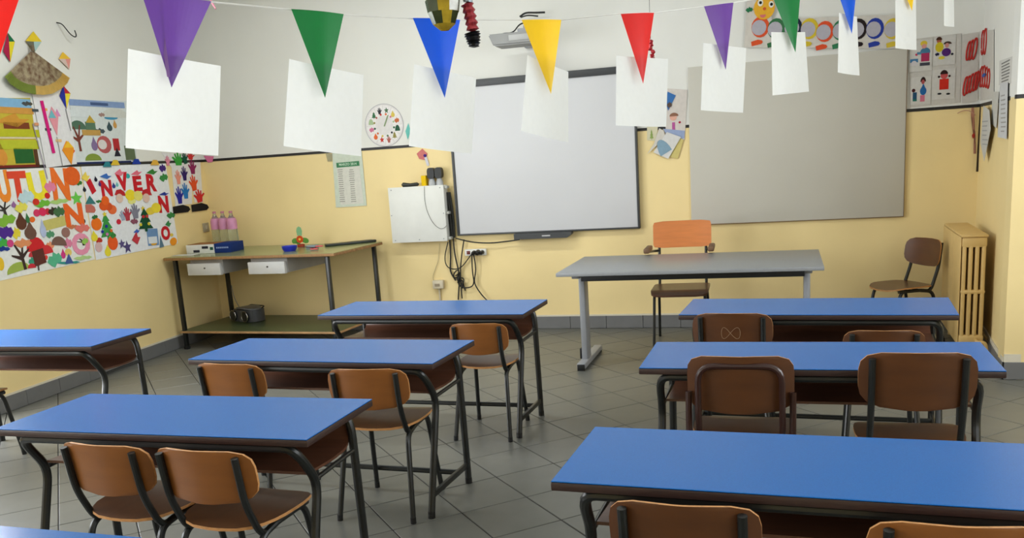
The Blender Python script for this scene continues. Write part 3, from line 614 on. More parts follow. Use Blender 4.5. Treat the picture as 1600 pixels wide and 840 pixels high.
for nm, kd, x, y, w_, h_, c_ in A:
    X, Y = a6(x, y); put(PW, LEFT, 'paper_'+nm, kd, X, Y, w_*1.22/4.4227, h_*1.18/4.4227, c_, random.uniform(-.1, .1), lift=random.uniform(.001, .004))
# baubles on the fir trees
for x, y, c_ in ((205, 545, (40, 50, 150)), (178, 582, (40, 50, 150)), (238, 575, (220, 110, 40)), (460, 478, (190, 40, 50)), (485, 476, (190, 60, 50)), (498, 528, (220, 200, 60)), (442, 534, (220, 200, 60)), (210, 600, (200, 120, 180))):
    X, Y = a6(x, y); put(PW, LEFT, 'paper_bauble', 'circle', X, Y, 4.4, 5, c_, lift=.006)
# picture posters: autumn farm (left edge) and winter scene
P1_ = sheet('autumn_picture_poster', LEFT, [(-60, 264), (62, 262), (47, 153), (-70, 153)], (196, 176, 60), 'printed picture poster of an autumn farm at the left edge of the photo', 'poster')
for nm, kd, x, y, w_, h_, c_ in (('sky', 'rect', 10, 160, 78, 14, (130, 176, 208)), ('hill', 'rect', 12, 172, 82, 10, (206, 150, 70)), ('barn_roof', 'arrow', 20, 188, 54, 26, (204, 146, 56)), ('barn_wall', 'rect', 26, 196, 40, 10, (124, 62, 34)), ('meadow', 'rect', 20, 208, 88, 12, (186, 186, 40)),
                             ('fence', 'rect', 12, 215, 92, 3, (220, 206, 170)), ('meadow', 'rect', 22, 226, 80, 14, (186, 190, 50)), ('vine_rows', 'rect', 38, 243, 30, 24, (40, 96, 46)), ('haystack', 'drop', 2, 240, 22, 38, (214, 146, 60)), ('lower_border', 'rect', 10, 260, 108, 4, (120, 40, 34)), ('tree', 'leaf', 42, 162, 18, 10, (90, 84, 70)), ('trunk', 'rect', 57, 246, 6, 26, (90, 60, 36))):
    put(P1_, LEFT, 'printed_'+nm, kd, x, y, w_, h_, c_)
P2_ = sheet('winter_picture_poster', LEFT, [(118, 254), (214, 250), (204, 158), (108, 155)], (212, 218, 216), 'printed picture poster of a snowy winter scene on the left wall', 'poster')
def a7(x, y): return 100+x/7, 140+y/7
for nm, kd, x, y, w_, h_, c_ in (('sky', 'rect', 370, 155, 600, 66, (132, 156, 196)), ('title_bar', 'rect', 385, 158, 160, 26, (70, 90, 130)), ('snow_hill', 'half', 230, 250, 420, 130, (214, 220, 220)), ('snow_hill', 'half', 560, 260, 300, 110, (206, 208, 200)), ('pond', 'circle', 510, 305, 130, 40, (70, 146, 180)),
                             ('pine_wood', 'half', 150, 390, 150, 90, (80, 110, 90)), ('house_wall', 'rect', 290, 400, 90, 80, (90, 120, 96)), ('house_roof', 'tri', 285, 320, 90, 70, (186, 156, 60)), ('field', 'rect', 300, 470, 200, 60, (190, 150, 80)), ('bush', 'leaf', 390, 455, 100, 70, (70, 84, 90)),
                             ('bare_tree', 'bare', 160, 530, 150, 240, (120, 60, 48)), ('child', 'drop', 330, 590, 70, 130, (130, 110, 150)), ('sledge', 'circle', 440, 600, 130, 160, (180, 90, 90)), ('snow', 'circle', 420, 600, 80, 90, (216, 210, 206)), ('child', 'rect', 572, 600, 55, 110, (176, 46, 50)), ('legs', 'tri', 582, 680, 60, 80, (40, 40, 50)), ('skier', 'drop', 555, 375, 40, 80, (200, 150, 80)), ('tree', 'drop', 497, 400, 60, 90, (60, 80, 84)),
                             ('bush', 'half', 320, 740, 150, 70, (130, 150, 60)), ('plant', 'rect', 722, 690, 90, 130, (96, 110, 80)), ('lower_border', 'rect', 440, 795, 620, 20, (34, 44, 90)), ('dog', 'leaf', 410, 275, 60, 50, (160, 130, 120))):
    X, Y = a7(x, y); put(P2_, LEFT, 'printed_'+nm, kd, X, Y, w_*(1.2 if w_ < 200 else 1)/7, h_*(1.2 if w_ < 200 else 1)/7, c_, lift=.0008+.0006*random.random())
# triangular bunting drawn along the lower edge of the winter picture
for i, (x, y, c_, lb) in enumerate(((210, 118, (50, 130, 140), 'teal'), (266, 105, (226, 190, 60), 'yellow'), (412, 98, (30, 60, 160), 'blue'), (540, 105, (226, 176, 70), 'amber'))):
    X, Y = a6(x, y); s_ = sheet('paper_hat', LEFT, [(X-7, Y+4), (X+7, Y+4), (X+3, Y-4), (X-3, Y-4)], c_, 'small %s paper hat pinned on the line above the red winter letters' % lb, 'decoration', n=.012, group='paper hats above the winter poster')
# white strip with kites
PK = sheet('kite_strip_poster', LEFT, [(72, 262), (120, 256), (106, 150), (50, 147)], (226, 224, 224), 'white paper column with kites and a magenta strip between two picture posters', 'poster', n=.006)
def a4(x, y): return x/5.25, 130+y/5.25
for nm, kd, x, y, w_, h_, c_, rt in (('strip', 'rect', 392, 360, 26, 430, (206, 30, 120), .1), ('bow', 'rect', 365, 215, 44, 22, (236, 170, 90), 0), ('bow', 'rect', 395, 378, 50, 20, (70, 74, 84), 0), ('bow', 'rect', 290, 222, 50, 22, (70, 80, 84), 0), ('bow', 'rect', 300, 335, 34, 24, (214, 150, 110), 0),
                                 ('kite', 'kite', 445, 310, 90, 240, (226, 150, 160), .05), ('kite_corner', 'tri', 425, 250, 60, 70, (110, 180, 190), 0), ('kite_corner', 'tri', 470, 240, 46, 60, (214, 140, 190), 0), ('kite', 'kite', 565, 570, 110, 200, (236, 150, 40), .1), ('kite_corner', 'tri', 560, 500, 80, 56, (240, 190, 50), 0), ('kite_corner', 'leaf', 580, 555, 70, 60, (222, 90, 40), 0),
                                 ('bow', 'rect', 482, 470, 46, 22, (232, 190, 130), 0), ('tail', 'rect', 330, 560, 6, 460, (150, 140, 160), .14), ('tail', 'rect', 490, 560, 5, 240, (150, 150, 150), .05), ('tail', 'rect', 560, 300, 6, 180, (140, 140, 140), .12)):
    X, Y = a4(x, y); put(PK, LEFT, 'paper_'+nm, kd, X, Y, w_/5.25, h_/5.25, c_, rt, lift=.002+.002*random.random())
def kite(pts, cols, label):
    """four-panel paper kite: top, right, bottom, left corner pixels"""
    c_ = (sum(p[0] for p in pts)/4, pts[1][1])
    o = sheet('paper_kite', LEFT, pts, cols[0], label, 'kite', n=.01, group='paper kites on the left wall')
    for k in range(1, 4):
        a, b = pts[k], pts[(k+1) % 4]; u0, v0, n0 = o['uv0']; uv = quad_on(LEFT, [a, b, c_], .012); bm = new(); prism(bm, [(x-u0, z-v0) for x, z in uv], -.0018, -.0028)
        obj('kite_panel', bm, paper(cols[k]), o, smooth=0)
kite([(12, 51), (23, 65), (16, 97), (5, 80)], [(30, 110, 70), (230, 210, 50), (170, 30, 70), (170, 30, 70)], 'paper kite with green, yellow and crimson panels beside the red pennant')
kite([(52, 49), (65, 65), (54, 82), (40, 64)], [(232, 200, 50), (170, 200, 196), (110, 110, 96), (232, 200, 50)], 'yellow and pink kite above the pleated paper fan')
kite([(98, 81), (110, 92), (108, 108), (92, 92)], [(236, 190, 60), (226, 150, 140), (214, 190, 180), (236, 190, 60)], 'small yellow and pink kite at the upper right of the pleated fan')
kite([(99, 134), (110, 146), (104, 170), (93, 150)], [(190, 40, 50), (236, 214, 60), (40, 50, 150), (40, 50, 150)], 'blue and yellow kite with red tip just below the pleated fan')
# pleated paper fan
uc, vc = LEFT.uv(53, 78, .05); r = wall_thing('pleated_fan', LEFT, uc, vc, 'pleated paper fan skirt patterned in brown with green and gold rim, left wall', 'decoration', n=.03)
nP = 34; rim = []
lp = [LEFT.uv(x, y, .05) for x, y in ((10, 120), (18, 131), (30, 139), (42, 144), (56, 147), (70, 148), (84, 146), (97, 139), (107, 130), (111, 121))]
def rimpt(t):
    i = min(int(t*9), 8); f = t*9-i; a, b = lp[i], lp[i+1]; return ((a[0]*(1-f)+b[0]*f)-uc, (a[1]*(1-f)+b[1]*f)-vc)
bm = new(); b2 = new(); b3 = new()
for k in range(nP*2):
    t0, t1 = k/(nP*2), (k+1)/(nP*2); a, b = rimpt(t0), rimpt(t1); za, zb = (.0, -.011) if k % 2 == 0 else (-.011, .0)
    def q_(p, f, z): return (p[0]*f, z*f-.004, p[1]*f)
    for f0, f1, B in ((.04, .80, bm), (.80, 1.0, b2 if t0 < .47 else b3)):
        B.faces.new([B.verts.new(q_(a, f0, za)), B.verts.new(q_(b, f0, zb)), B.verts.new(q_(b, f1, zb)), B.verts.new(q_(a, f1, za))])
M_fan = mat('patterned_fan_paper', (232, 220, 184), .8, 0, 24, c2=(146, 104, 78), spec=.2)
for B, m_, l_ in ((bm, M_fan, 'brown patterned pleats'), (b2, paper((160, 176, 84)), 'green rim'), (b3, paper((246, 214, 128)), 'gold rim')):
    bmesh.ops.solidify(B, geom=B.faces[:], thickness=.001); o = obj('pleats', B, m_, r, smooth=0); o['label'] = l_
bm = new(); box(bm, -.012, -.02, -.01, .012, -.002, .035, .003); obj('knot', bm, paper((120, 104, 84)), r)
# hook on the wall
uc, vc = LEFT.uv(92, 42); r = wall_thing('wall_hook', LEFT, uc, vc, 'small bent wire hook sticking out high on the white left wall', 'hook')
bm = new(); tube(bm, fillet([(-.02, 0, .03), (-.01, -.04, .02), (.03, -.07, -.06), (.07, -.08, -.08), (.10, -.07, -.06), (.10, -.06, -.02)], .03), .0045, 6); obj('hook_wire', bm, M_black, r)
# handprint trousers figure
PH = sheet('handprint_figure', LEFT, [(274, 322), (300, 318), (300, 290), (304, 316), (317, 316), (312, 244), (252, 238), (268, 262)], (228, 226, 226), 'paper trousers figure with coloured handprints and black shoes at the left wall corner', 'poster')
def ah(x, y): return 120+x/4.4227, 230+y/4.4227
for x, y, w_, h_, c_, rt in ((700, 80, 90, 90, (60, 160, 60), 0), (745, 75, 50, 80, (20, 80, 60), .2), (785, 60, 60, 50, (200, 50, 50), 0), (742, 180, 50, 100, (50, 30, 100), 0), (798, 135, 60, 100, (140, 40, 90), 0), (700, 205, 46, 100, (232, 150, 130), 0),
                             (806, 245, 66, 110, (226, 84, 40), .1), (750, 300, 60, 110, (40, 120, 190), 0), (708, 330, 60, 120, (40, 40, 150), 0), (845, 335, 80, 90, (206, 44, 44), .1), (628, 92, 40, 70, (226, 140, 160), 0)):
    X, Y = ah(x, y); put(PH, LEFT, 'handprint', 'hand', X, Y, w_/4.4227, h_/4.4227, c_, rt, lift=.001+.002*random.random())
for x in (725, 853):
    X, Y = ah(x, 425 if x == 725 else 412); put(PH, LEFT, 'paper_shoe', 'shoe', X, Y, 118/4.4227, 54/4.4227, (28, 26, 28), 0, lift=.006, t=.003, lab='black shoe')
s_ = sheet('pink_paper_tag', BACK, [(318, 243), (334, 244), (332, 253), (325, 254)], (222, 120, 160), 'small pink paper tag on the dado line right of the handprint figure', 'decoration', n=.006)
# wall switch on the left wall
uc, vc = LEFT.uv(321, 355); r = wall_thing('wall_switch', LEFT, uc, vc, 'square grey wall switch plate beside the water bottles', 'switch')
bm = new(); box(bm, -.05, -.012, -.045, .05, 0, .045, .004); obj('plate', bm, mat('aged_grey_plastic', (168, 158, 136), .5), r)
bm = new(); box(bm, -.015, -.018, -.02, .015, -.011, .02, .003); obj('rocker', bm, mat('pale_plastic', (190, 182, 164), .5), r)

# ---- back wall
# interactive whiteboard
uv = [BACK.uv(*p, .06) for p in ((697, 128), (712, 371), (1003, 358), (997, 102))]
u0, u1, v0, v1 = 2.655, 4.35, .893, 2.262
r = wall_thing('interactive_whiteboard', BACK, u0, v0, 'large white board with dark frame and pen tray in the middle of the back wall', 'whiteboard')
W_, H_ = u1-u0, v1-v0
M_wb = mat('white_board_surface', (212, 212, 214), .42, .01, 3, spec=.4)
M_fr = mat('dark_grey_frame', (62, 64, 66), .45)
bm = new(); box(bm, .02, -.05, .01, W_-.01, 0, H_-.03, .003); obj('panel', bm, M_wb, r, label='white writing surface')
for a in ((0, 0, W_, .016, .058), (0, 0, .026, H_, .058), (W_-.018, 0, W_, H_, .058), (0, H_-.055, W_, H_+.005, .065)):
    bm = new(); box(bm, a[0], -a[4], a[1], a[2], 0, a[3], .004); obj('frame_bar', bm, M_fr, r)
bm = new(); prism(bm, [(.56, .0), (1.09, .0), (1.09, -.02), (1.05, -.05), (.56, -.05)], -.02, -.11); t_ = obj('pen_tray', bm, M_fr, r, smooth=0)
bm = new(); box(bm, .822, -.1115, -.031, .898, -.110, -.019)
obj('tray_mark', bm, paper((190, 190, 190)), t_, smooth=0)
# second board
u0, u1, v0, v1 = 4.79, 6.48, .905, 2.21
r = wall_thing('plain_board', BACK, u0, v0, 'large unframed pale grey board right of the framed whiteboard', 'board')
bm = new(); box(bm, 0, -.022, 0, u1-u0, 0, v1-v0, .002); obj('panel', bm, mat('matte_grey_board', (196, 192, 180), .6, .015, 3), r)
bm = new(); box(bm, -.002, -.026, -.006, u1-u0+.002, 0, .0, .001); box(bm, u1-u0, -.026, 0, u1-u0+.004, 0, v1-v0, .001); obj('edge_strip', bm, mat('brown_edge_strip', (120, 96, 66), .6), r)
bm = new(); tube(bm, [(1.32, -.021, 1.27), (1.32, -.03, 1.27)], .006, 8); tube(bm, [(1.25, -.021, 1.27), (1.25, -.03, 1.27)], .004, 8); obj('screw', bm, M_black, r)
# white wall box
u0, v1 = BACK.uv(607, 293, .12); u1, v0 = BACK.uv(697, 377, .12)
u0 = BACK.uv(610, 335, .12)[0]; u1 = BACK.uv(695.5, 335, .12)[0]; v1 = BACK.uv(650, 291.5, .12)[1]; v0 = BACK.uv(655, 377.5, .12)[1]
r = wall_thing('wall_cabinet', BACK, u0, v0, 'square white metal box on the wall left of the whiteboard', 'cabinet')
W_, H_ = u1-u0, v1-v0
bm = new(); box(bm, 0, -.115, 0, W_, 0, H_, .004); obj('body', bm, M_white, r)
bm = new(); box(bm, -.003, -.122, -.003, W_+.003, -.115, H_+.003, .002); dr = obj('door', bm, M_white, r)
for a, b in ((.03, .02), (W_-.03, .02), (.03, H_-.02), (W_-.03, H_-.02), (W_/2, .02), (.012, H_/2), (W_-.012, H_/2)):
    bm = new(); tube(bm, [(a, -.121, b), (a, -.126, b)], .005, 8); obj('screw', bm, M_grayp, dr)
for z in (.02, H_*.5, H_-.02):
    bm = new(); box(bm, W_, -.10, z-.012, W_+.03, -.03, z+.012, .003); obj('bracket', bm, mat('pale_bracket', (180, 180, 174), .5), r)
CB = r; CBW, CBH = W_, H_; CBu, CBv = u0, v0
def on_box(name, du, dn, label, cat, rz=0): return tag(empty(name, BACK.P(CBu+du, CBv+CBH, dn), TB+rz), label, cat)
r = on_box('glasses_case', .20, .06, 'dark glasses case lying on top of the white wall box', 'case')
bm = new(); tube(bm, [(-.085, 0, .022), (-.07, 0, .022), (.0, 0, .017), (.07, 0, .02), (.085, 0, .02)], [.008, .022, .016, .018, .008], 12, sx=1); obj('shell', bm, mat('dark_green_shell', (30, 34, 28), .4), r)
r = on_box('yellow_glue_box', .345, .06, 'small upright yellow box on top of the white wall box', 'box')
bm = new(); box(bm, -.022, -.03, 0, .024, .03, .095, .004); obj('carton', bm, paper((230, 190, 20)), r)
for du, lb in ((.418, 'left one of the two black speakers on the white wall box'), (.493, 'right one of the two black speakers on the white wall box')):
    r = on_box('desk_speaker', du, .06, lb, 'speaker')
    bm = new(); slab(bm, lambda u, v: (u, 0, .112+v), .034, .05, 3.4, .055, 10, 8, (0, 1, 0)); obj('housing', bm, M_black, r)
    bm = new(); lathe(bm, [(.034, 0), (.033, .03), (.024, .055), (.02, .075)], 16); obj('stand', bm, mat('silver_plastic', (176, 178, 180), .35), r)
bm = new(); pts = [BACK.P(*BACK.uv(x, y, .128), .128) for x, y in ((663, 291), (663, 310), (667, 330), (676, 348), (686, 357), (693, 357), (698, 352))]
tube(bm, fillet(pts, .05, 4), .0022, 6); tag(obj('thin_cable', bm, mat('grey_wire', (120, 120, 116), .5), None, smooth=60), 'thin wire looping across the front of the white wall box', 'cable')
# cable duct
def wall_cable(pts, r_, n=.015):
    bm = new(); tube(bm, fillet([BACK.P(*BACK.uv(x, y, n), n) for x, y in pts], .08, 4), r_, 7); return bm
bm = new()
for x_, z_ in ((0, 0),): pass
uA, vA = BACK.uv(701, 300, .03); uB, vB = BACK.uv(707, 366, .03)
r = wall_thing('cable_duct', BACK, (uA+uB)/2, vB, 'bundle of thick black cables between the white wall box and the whiteboard', 'cable')
for k, (dx, rr) in enumerate(((-.022, .012), (-.002, .014), (.016, .011))):
    bm = new(); tube(bm, fillet([(dx+uA-(uA+uB)/2, -.03-.01*k, vA-vB), (dx+.01*(k-1), -.04, (vA-vB)*.5), (dx+uB-(uA+uB)/2, -.03, -.03)], .08), rr, 8); obj('cable', bm, M_cable, r)
for i, (pts, rr, lb) in enumerate((
    ([(702, 368), (704, 390), (704, 410), (703, 424), (712, 438)], .0075, 'thick black cable hanging straight down below the white box'),
    ([(708, 368), (710, 395), (714, 412), (718, 430), (716, 468)], .007, 'black cable hanging below the whiteboard corner into the tangled bundle'),
    ([(700, 378), (694, 402), (698, 418), (712, 421), (722, 417), (733, 402), (737, 396)], .005, 'black lead looping from the whiteboard corner up to the socket strip'),
    ([(725, 374), (721, 400), (719, 425), (722, 466)], .006, 'black cable running down beside the tangled bundle to the floor'),
    ([(737, 397), (738, 425), (741, 440), (738, 448), (726, 450), (717, 446)], .006, 'lead dropping from the socket strip and curving back left to the bundle'),
    ([(740, 397), (744, 420), (741, 436), (742, 445), (752, 460), (762, 470)], .006, 'lead dropping from the socket strip and trailing off to the right'),
    ([(712, 372), (735, 378), (765, 380), (800, 376), (812, 374)], .006, 'cable sagging along under the bottom edge of the whiteboard'))):
    tag(obj('power_cable', wall_cable(pts, rr, .02+.006*i), M_cable, None, smooth=60), lb, 'cable', 'cables below the whiteboard')
bm = new(); pts = []
for i in range(90):
    t = i/89; a = t*34; x_ = 712+13*t+5*math.sin(a)*(.6+.4*math.sin(a*.37)); y_ = 425+24*t+5*math.cos(a*1.13)
    n_ = .03+.02*math.sin(a*.7); pts.append(BACK.P(*BACK.uv(x_, y_, n_), n_))
tube(bm, pts, .006, 6); tag(obj('cable_tangle', bm, M_cable, None, smooth=60), 'tangled coil of black cable tied up on the wall under the whiteboard', 'cable')
# socket strip
uc, vc = BACK.uv(742, 394, .03); r = wall_thing('socket_strip', BACK, uc, vc, 'white wall socket strip with red switch and black plugs under the whiteboard', 'socket')
bm = new(); box(bm, -.10, -.035, -.03, .11, 0, .03, .006); obj('body', bm, M_white, r)
bm = new(); box(bm, -.078, -.04, -.016, -.045, -.034, .016, .002); obj('rocker_switch', bm, mat('red_switch', (110, 40, 30), .4), r, label='dark red rocker switch')
for dx, rr in ((-.005, .02), (.035, .026), (.075, .02)):
    bm = new(); tube(bm, [(dx, -.034, 0), (dx, -.075, -.004), (dx, -.085, -.01)], [rr, rr*.85, rr*.5], 14); obj('plug', bm, M_black, r, label='black plug')
# junction box
uc, vc = BACK.uv(685, 444, .03); r = wall_thing('junction_box', BACK, uc, vc, 'small beige socket box low on the wall with a conduit below', 'socket')
bm = new(); box(bm, -.055, -.05, -.04, .055, 0, .04, .008); obj('body', bm, mat('beige_plastic', (206, 194, 168), .5), r)
bm = new(); box(bm, -.03, -.053, -.018, .02, -.049, .010, .002); obj('outlet', bm, mat('dark_beige', (150, 136, 112), .6), r)  # outlet in a darker beige than the box body
bm = new(); tube(bm, [(.0, -.015, -.04), (.0, -.015, -vc+.12)], .009, 8); obj('conduit', bm, MATS['beige_plastic'], r)
bm = wall_cable([(678, 440), (676, 432), (681, 418), (685, 408), (687, 380)], .002, .012); tag(obj('thin_wire', bm, mat('pale_wire', (150, 140, 110), .6), None, smooth=60), 'very thin pale wire from the beige socket box up to the white wall box', 'cable')
# calendar
PC = sheet('wall_calendar', BACK, [(525, 324), (573, 321), (565, 236), (519, 238)], (206, 214, 198), 'green and white paper calendar page hanging on the yellow wall', 'calendar', n=.006)
put(PC, BACK, 'printed_page', 'rect', 547, 290, 36, 58, (216, 214, 204), .02)
put(PC, BACK, 'printed_header', 'rect', 543.5, 256.5, 36, 7.4, (70, 130, 90), .02, lift=.002)
u0, v0, n0 = PC['uv0']; uc, vc = BACK.uv(543.5, 256.5, n0)
bm = text_bm('MARZO 2014', .032, .0008, .0004)
for v in bm.verts: v.co += Vector((uc-u0, -.0055, vc-v0))
obj('lettering', bm, paper((206, 226, 206)), PC, smooth=0)
bm = new()
for k in range(16):
    for cx_ in (531.5, 549):
        x_, y_ = cx_+k*.25, 265+k*3.3; uc, vc = BACK.uv(x_, y_, n0); wd = .02+.008*random.random()
        box(bm, uc-u0-wd, -.0042, vc-v0-.004, uc-u0+wd, -.0032, vc-v0+.003)
obj('printed_rows', bm, paper((150, 148, 140)), PC, smooth=0, kind='stuff')
sheet('paper_scrap', BACK, [(512, 252), (519, 252), (519, 240), (509, 239)], (170, 162, 130), 'little curled paper scrap at the dado line left of the calendar', 'paper', n=.005)
# wheel of the months
uc, vc = BACK.uv(600.5, 195.5); r = wall_thing('months_wheel', BACK, uc, vc, 'round white paper wheel with twelve small drawings and a pointer', 'decoration')
RW_ = .192
bm = new(); prism(bm, [(RW_*math.cos(i*math.pi/12), RW_*math.sin(i*math.pi/12)) for i in range(24)], 0, -.002); obj('disc', bm, paper((222, 218, 216)), r, smooth=0)
cols = [(200, 110, 70), (214, 190, 90), (90, 120, 90), (60, 60, 66), (60, 110, 76), (170, 190, 150), (206, 120, 150), (226, 110, 60), (200, 60, 50), (176, 100, 90), (150, 140, 80), (50, 90, 70)]
for i in range(12):
    a = i*math.pi/6+.26; ca, sa = math.cos(a), math.sin(a)
    bm = new(); w2 = .036
    prism(bm, [(ca*p-sa*q2, sa*p+ca*q2) for p, q2 in ((.085, -.024), (.176, -.042), (.176, .042), (.085, .024))], -.002, -.0032); cd_ = obj('month_card', bm, paper((232, 228, 226)), r, smooth=0)
    bm = new(); prism(bm, [(ca*.135+x_*.05, sa*.135+z_*.06) for x_, z_ in shp(('leaf', 'drop', 'star', 'hand', 'tree', 'half')[i % 6])], -.0034, -.0042); obj('drawing', bm, paper(cols[i]), cd_, smooth=0)
    bm = new(); prism(bm, [(ca*.1+x_*.02, sa*.1+z_*.02) for x_, z_ in shp('circle')], -.0034, -.0042); obj('drawing', bm, paper(cols[(i+5) % 12]), cd_, smooth=0)
bm = new(); tube(bm, [(RW_*math.cos(i*math.pi/24), -.003, RW_*math.sin(i*math.pi/24)) for i in range(49)], .002, 5); obj('rim_line', bm, paper((170, 168, 176)), r, smooth=0)
bm = new(); prism(bm, [(-.006, -.01), (.006, -.012), (.055, .09), (.04, .085)], -.005, -.007); obj('pointer', bm, paper((140, 160, 120)), r, smooth=0)
sheet('pink_teal_kite', BACK, [(638, 192), (642, 205), (637, 218), (633.5, 205)], (110, 190, 180), 'small teal and pink kite right of the months wheel, half hidden by a paper sheet', 'kite', n=.005)
# pink paper house / bird by speakers
o = sheet('pink_paper_flower', BACK, [(651, 240), (660, 232), (668, 240), (664, 250), (655, 248)], (206, 120, 116), 'pink paper flower with a white tail above the speakers', 'decoration', n=.006)
put(o, BACK, 'paper_centre', 'circle', 664, 243, 5, 5, (70, 40, 120)); put(o, BACK, 'paper_tail', 'rect', 667, 252, 4, 14, (206, 206, 216), .25, lift=.002)
# cluster of drawings between the boards
G_ = 'loose drawings between the two boards'
o = sheet('childs_drawing', BACK, [(1040, 222), (1070, 218), (1074, 140), (1040, 138)], (208, 200, 192), 'child\'s drawing of a pink figure and a small heart between the two boards', 'drawing', n=.004, group=G_)
put(o, BACK, 'drawn_head', 'circle', 1052, 183, 11, 11, (222, 170, 150)); put(o, BACK, 'drawn_hair', 'half', 1053, 179, 14, 6, (140, 100, 80), lift=.002); put(o, BACK, 'drawn_body', 'rect', 1052.5, 197, 4.5, 12, (180, 90, 150)); put(o, BACK, 'drawn_heart', 'leaf', 1062, 191, 4, 5, (170, 30, 60))
o = sheet('folded_photo_card', BACK, [(1043, 143), (1056, 149), (1044, 173), (1040, 160)], (60, 110, 170), 'small blue and brown card half hidden behind the red pennant\'s sheet', 'card', n=.008, group=G_)
put(o, BACK, 'printed_ground', 'leaf', 1046, 164, 8, 12, (90, 74, 66))
o = sheet('childs_drawing', BACK, [(1011, 219), (1026, 220), (1028, 198), (1011, 198)], (206, 200, 170), 'drawing with a small green tree at the whiteboard\'s right edge', 'drawing', n=.004, group=G_)
put(o, BACK, 'drawn_tree', 'tree', 1018, 210, 6, 16, (140, 160, 90))
o = sheet('childs_drawing', BACK, [(1036, 201), (1070, 204), (1069, 216), (1064, 217), (1040, 208)], (150, 164, 196), 'pale blue torn sheet behind the tilted drawings', 'drawing', n=.008, group=G_)
o = sheet('childs_drawing', BACK, [(1011, 241), (1040, 214), (1037, 204), (1030, 200), (1022, 224)], (206, 200, 190), 'folded grey-white sheet fanning out to the lower left of the drawings', 'drawing', n=.014, group=G_)
o = sheet('childs_drawing', BACK, [(1046, 245), (1059, 248), (1068, 218), (1060, 214)], (206, 190, 120), 'pale yellow sheet at the right of the tilted drawings', 'drawing', n=.010, group=G_)
o = sheet('childs_drawing', BACK, [(1021, 238), (1044, 248), (1064, 214), (1042, 206)], (212, 210, 206), 'tilted white drawing with a blue shape, topmost of the fanned sheets', 'drawing', n=.020, group=G_)
put(o, BACK, 'drawn_shape', 'half', 1036, 230, 20, 26, (130, 158, 176), .5)
# projector on its wall arm
P = BACK.P(*BACK.uv(800, 62, .48), .48)
r = tag(empty('wall_projector', BACK.P(BACK.uv(806, 62, .42)[0], BACK.uv(806, 62, .42)[1], .42), TB+.05), 'grey wall-mounted projector above the whiteboard behind the yellow pennant', 'projector')
bm = new(); prism(bm, [(-.205, .045), (.17, .045), (.17, -.05), (-.165, -.05)], -.13, .13)
bmesh.ops.bevel(bm, geom=bm.edges[:], offset=.012, segments=2, affect='EDGES'); obj('housing', bm, mat('projector_grey', (146, 146, 144), .45), r)
bm = new(); box(bm, -.03, -.134, -.02, .14, -.128, .025, .002); obj('vent_panel', bm, mat('pale_grey_panel', (176, 176, 174), .5), r)
bm = new(); box(bm, .02, -.02, .045, .12, .42, .085, .006); obj('wall_arm', bm, M_grayp, r)
bm = new(); box(bm, -.01, .36, -.03, .15, .42, .16, .006); obj('wall_plate', bm, M_grayp, r)
bm = new(); tube(bm, fillet([(-.13, 0, .045), (-.10, .0, .06), (-.03, .05, .06), (.02, .1, .14), (.09, .2, .15), (.10, .3, .10)], .05), .006, 6); obj('cable', bm, M_cable, r)
bm = new(); tube(bm, fillet([(-.02, .3, .22), (.03, .3, .25), (.12, .3, .24), (.2, .3, .235)], .04), .008, 6); tube(bm, fillet([(-.01, .3, .215), (.05, .28, .225), (.14, .3, .21)], .04), .006, 6); obj('cable', bm, M_cable, r)
# caterpillar strip
PCt = sheet('caterpillar_poster', BACK, [(1163, 74), (1422, 76), (1422, 22), (1205, 30), (1215, -12), (1168, -12)], (206, 200, 190), 'long paper caterpillar with a smiling yellow face and ringed body above the pale board', 'decoration', n=.024)
def ac(x, y): return 1140+x/5.714, y/5.714
for x, y, c_ in ((262, 247, (214, 84, 44)), (405, 262, (56, 110, 70)), (555, 250, (30, 40, 60)), (700, 262, (206, 180, 50)), (838, 287, (214, 80, 44)), (985, 275, (50, 120, 80)), (1135, 265, (40, 30, 30)), (1285, 260, (40, 60, 150)), (1445, 262, (206, 180, 60))):
    X, Y = ac(x, y)
    put(PCt, BACK, 'paper_ring', 'circle', X+2.2, Y-1, 28, 33, c_, lift=.001, t=.002); put(PCt, BACK, 'paper_disc', 'circle', X, Y, 23, 24, (176, 172, 180), lift=.003)
    put(PCt, BACK, 'paper_foot', 'shoe', X-3 if x < 1000 else X+1, Y+23, 18, 8, c_, .15, lift=.002)
for nm, kd, x, y, w_, h_, c_, l_ in (('face', 'circle', 310, 70, 190, 210, (226, 170, 50), .004), ('eye_white', 'circle', 275, 25, 50, 64, (226, 224, 214), .006), ('eye_white', 'circle', 372, 38, 46, 60, (226, 224, 214), .006), ('pupil', 'circle', 276, 24, 26, 28, (20, 20, 20), .008), ('pupil', 'circle', 374, 38, 26, 28, (20, 20, 20), .008),
                                ('nose', 'circle', 312, 78, 30, 28, (200, 90, 50), .006), ('mouth', 'half', 297, 143, 54, 30, (206, 110, 110), .006), ('hand', 'leaf', 175, 88, 66, 62, (40, 110, 70), .004), ('arm', 'rect', 214, 84, 20, 8, (206, 170, 60), .003)):
    X, Y = ac(x, y); put(PCt, BACK, 'paper_'+nm, kd, X, Y, w_/5.714, h_/5.714, c_, math.pi if nm == 'mouth' else 0, lift=l_)
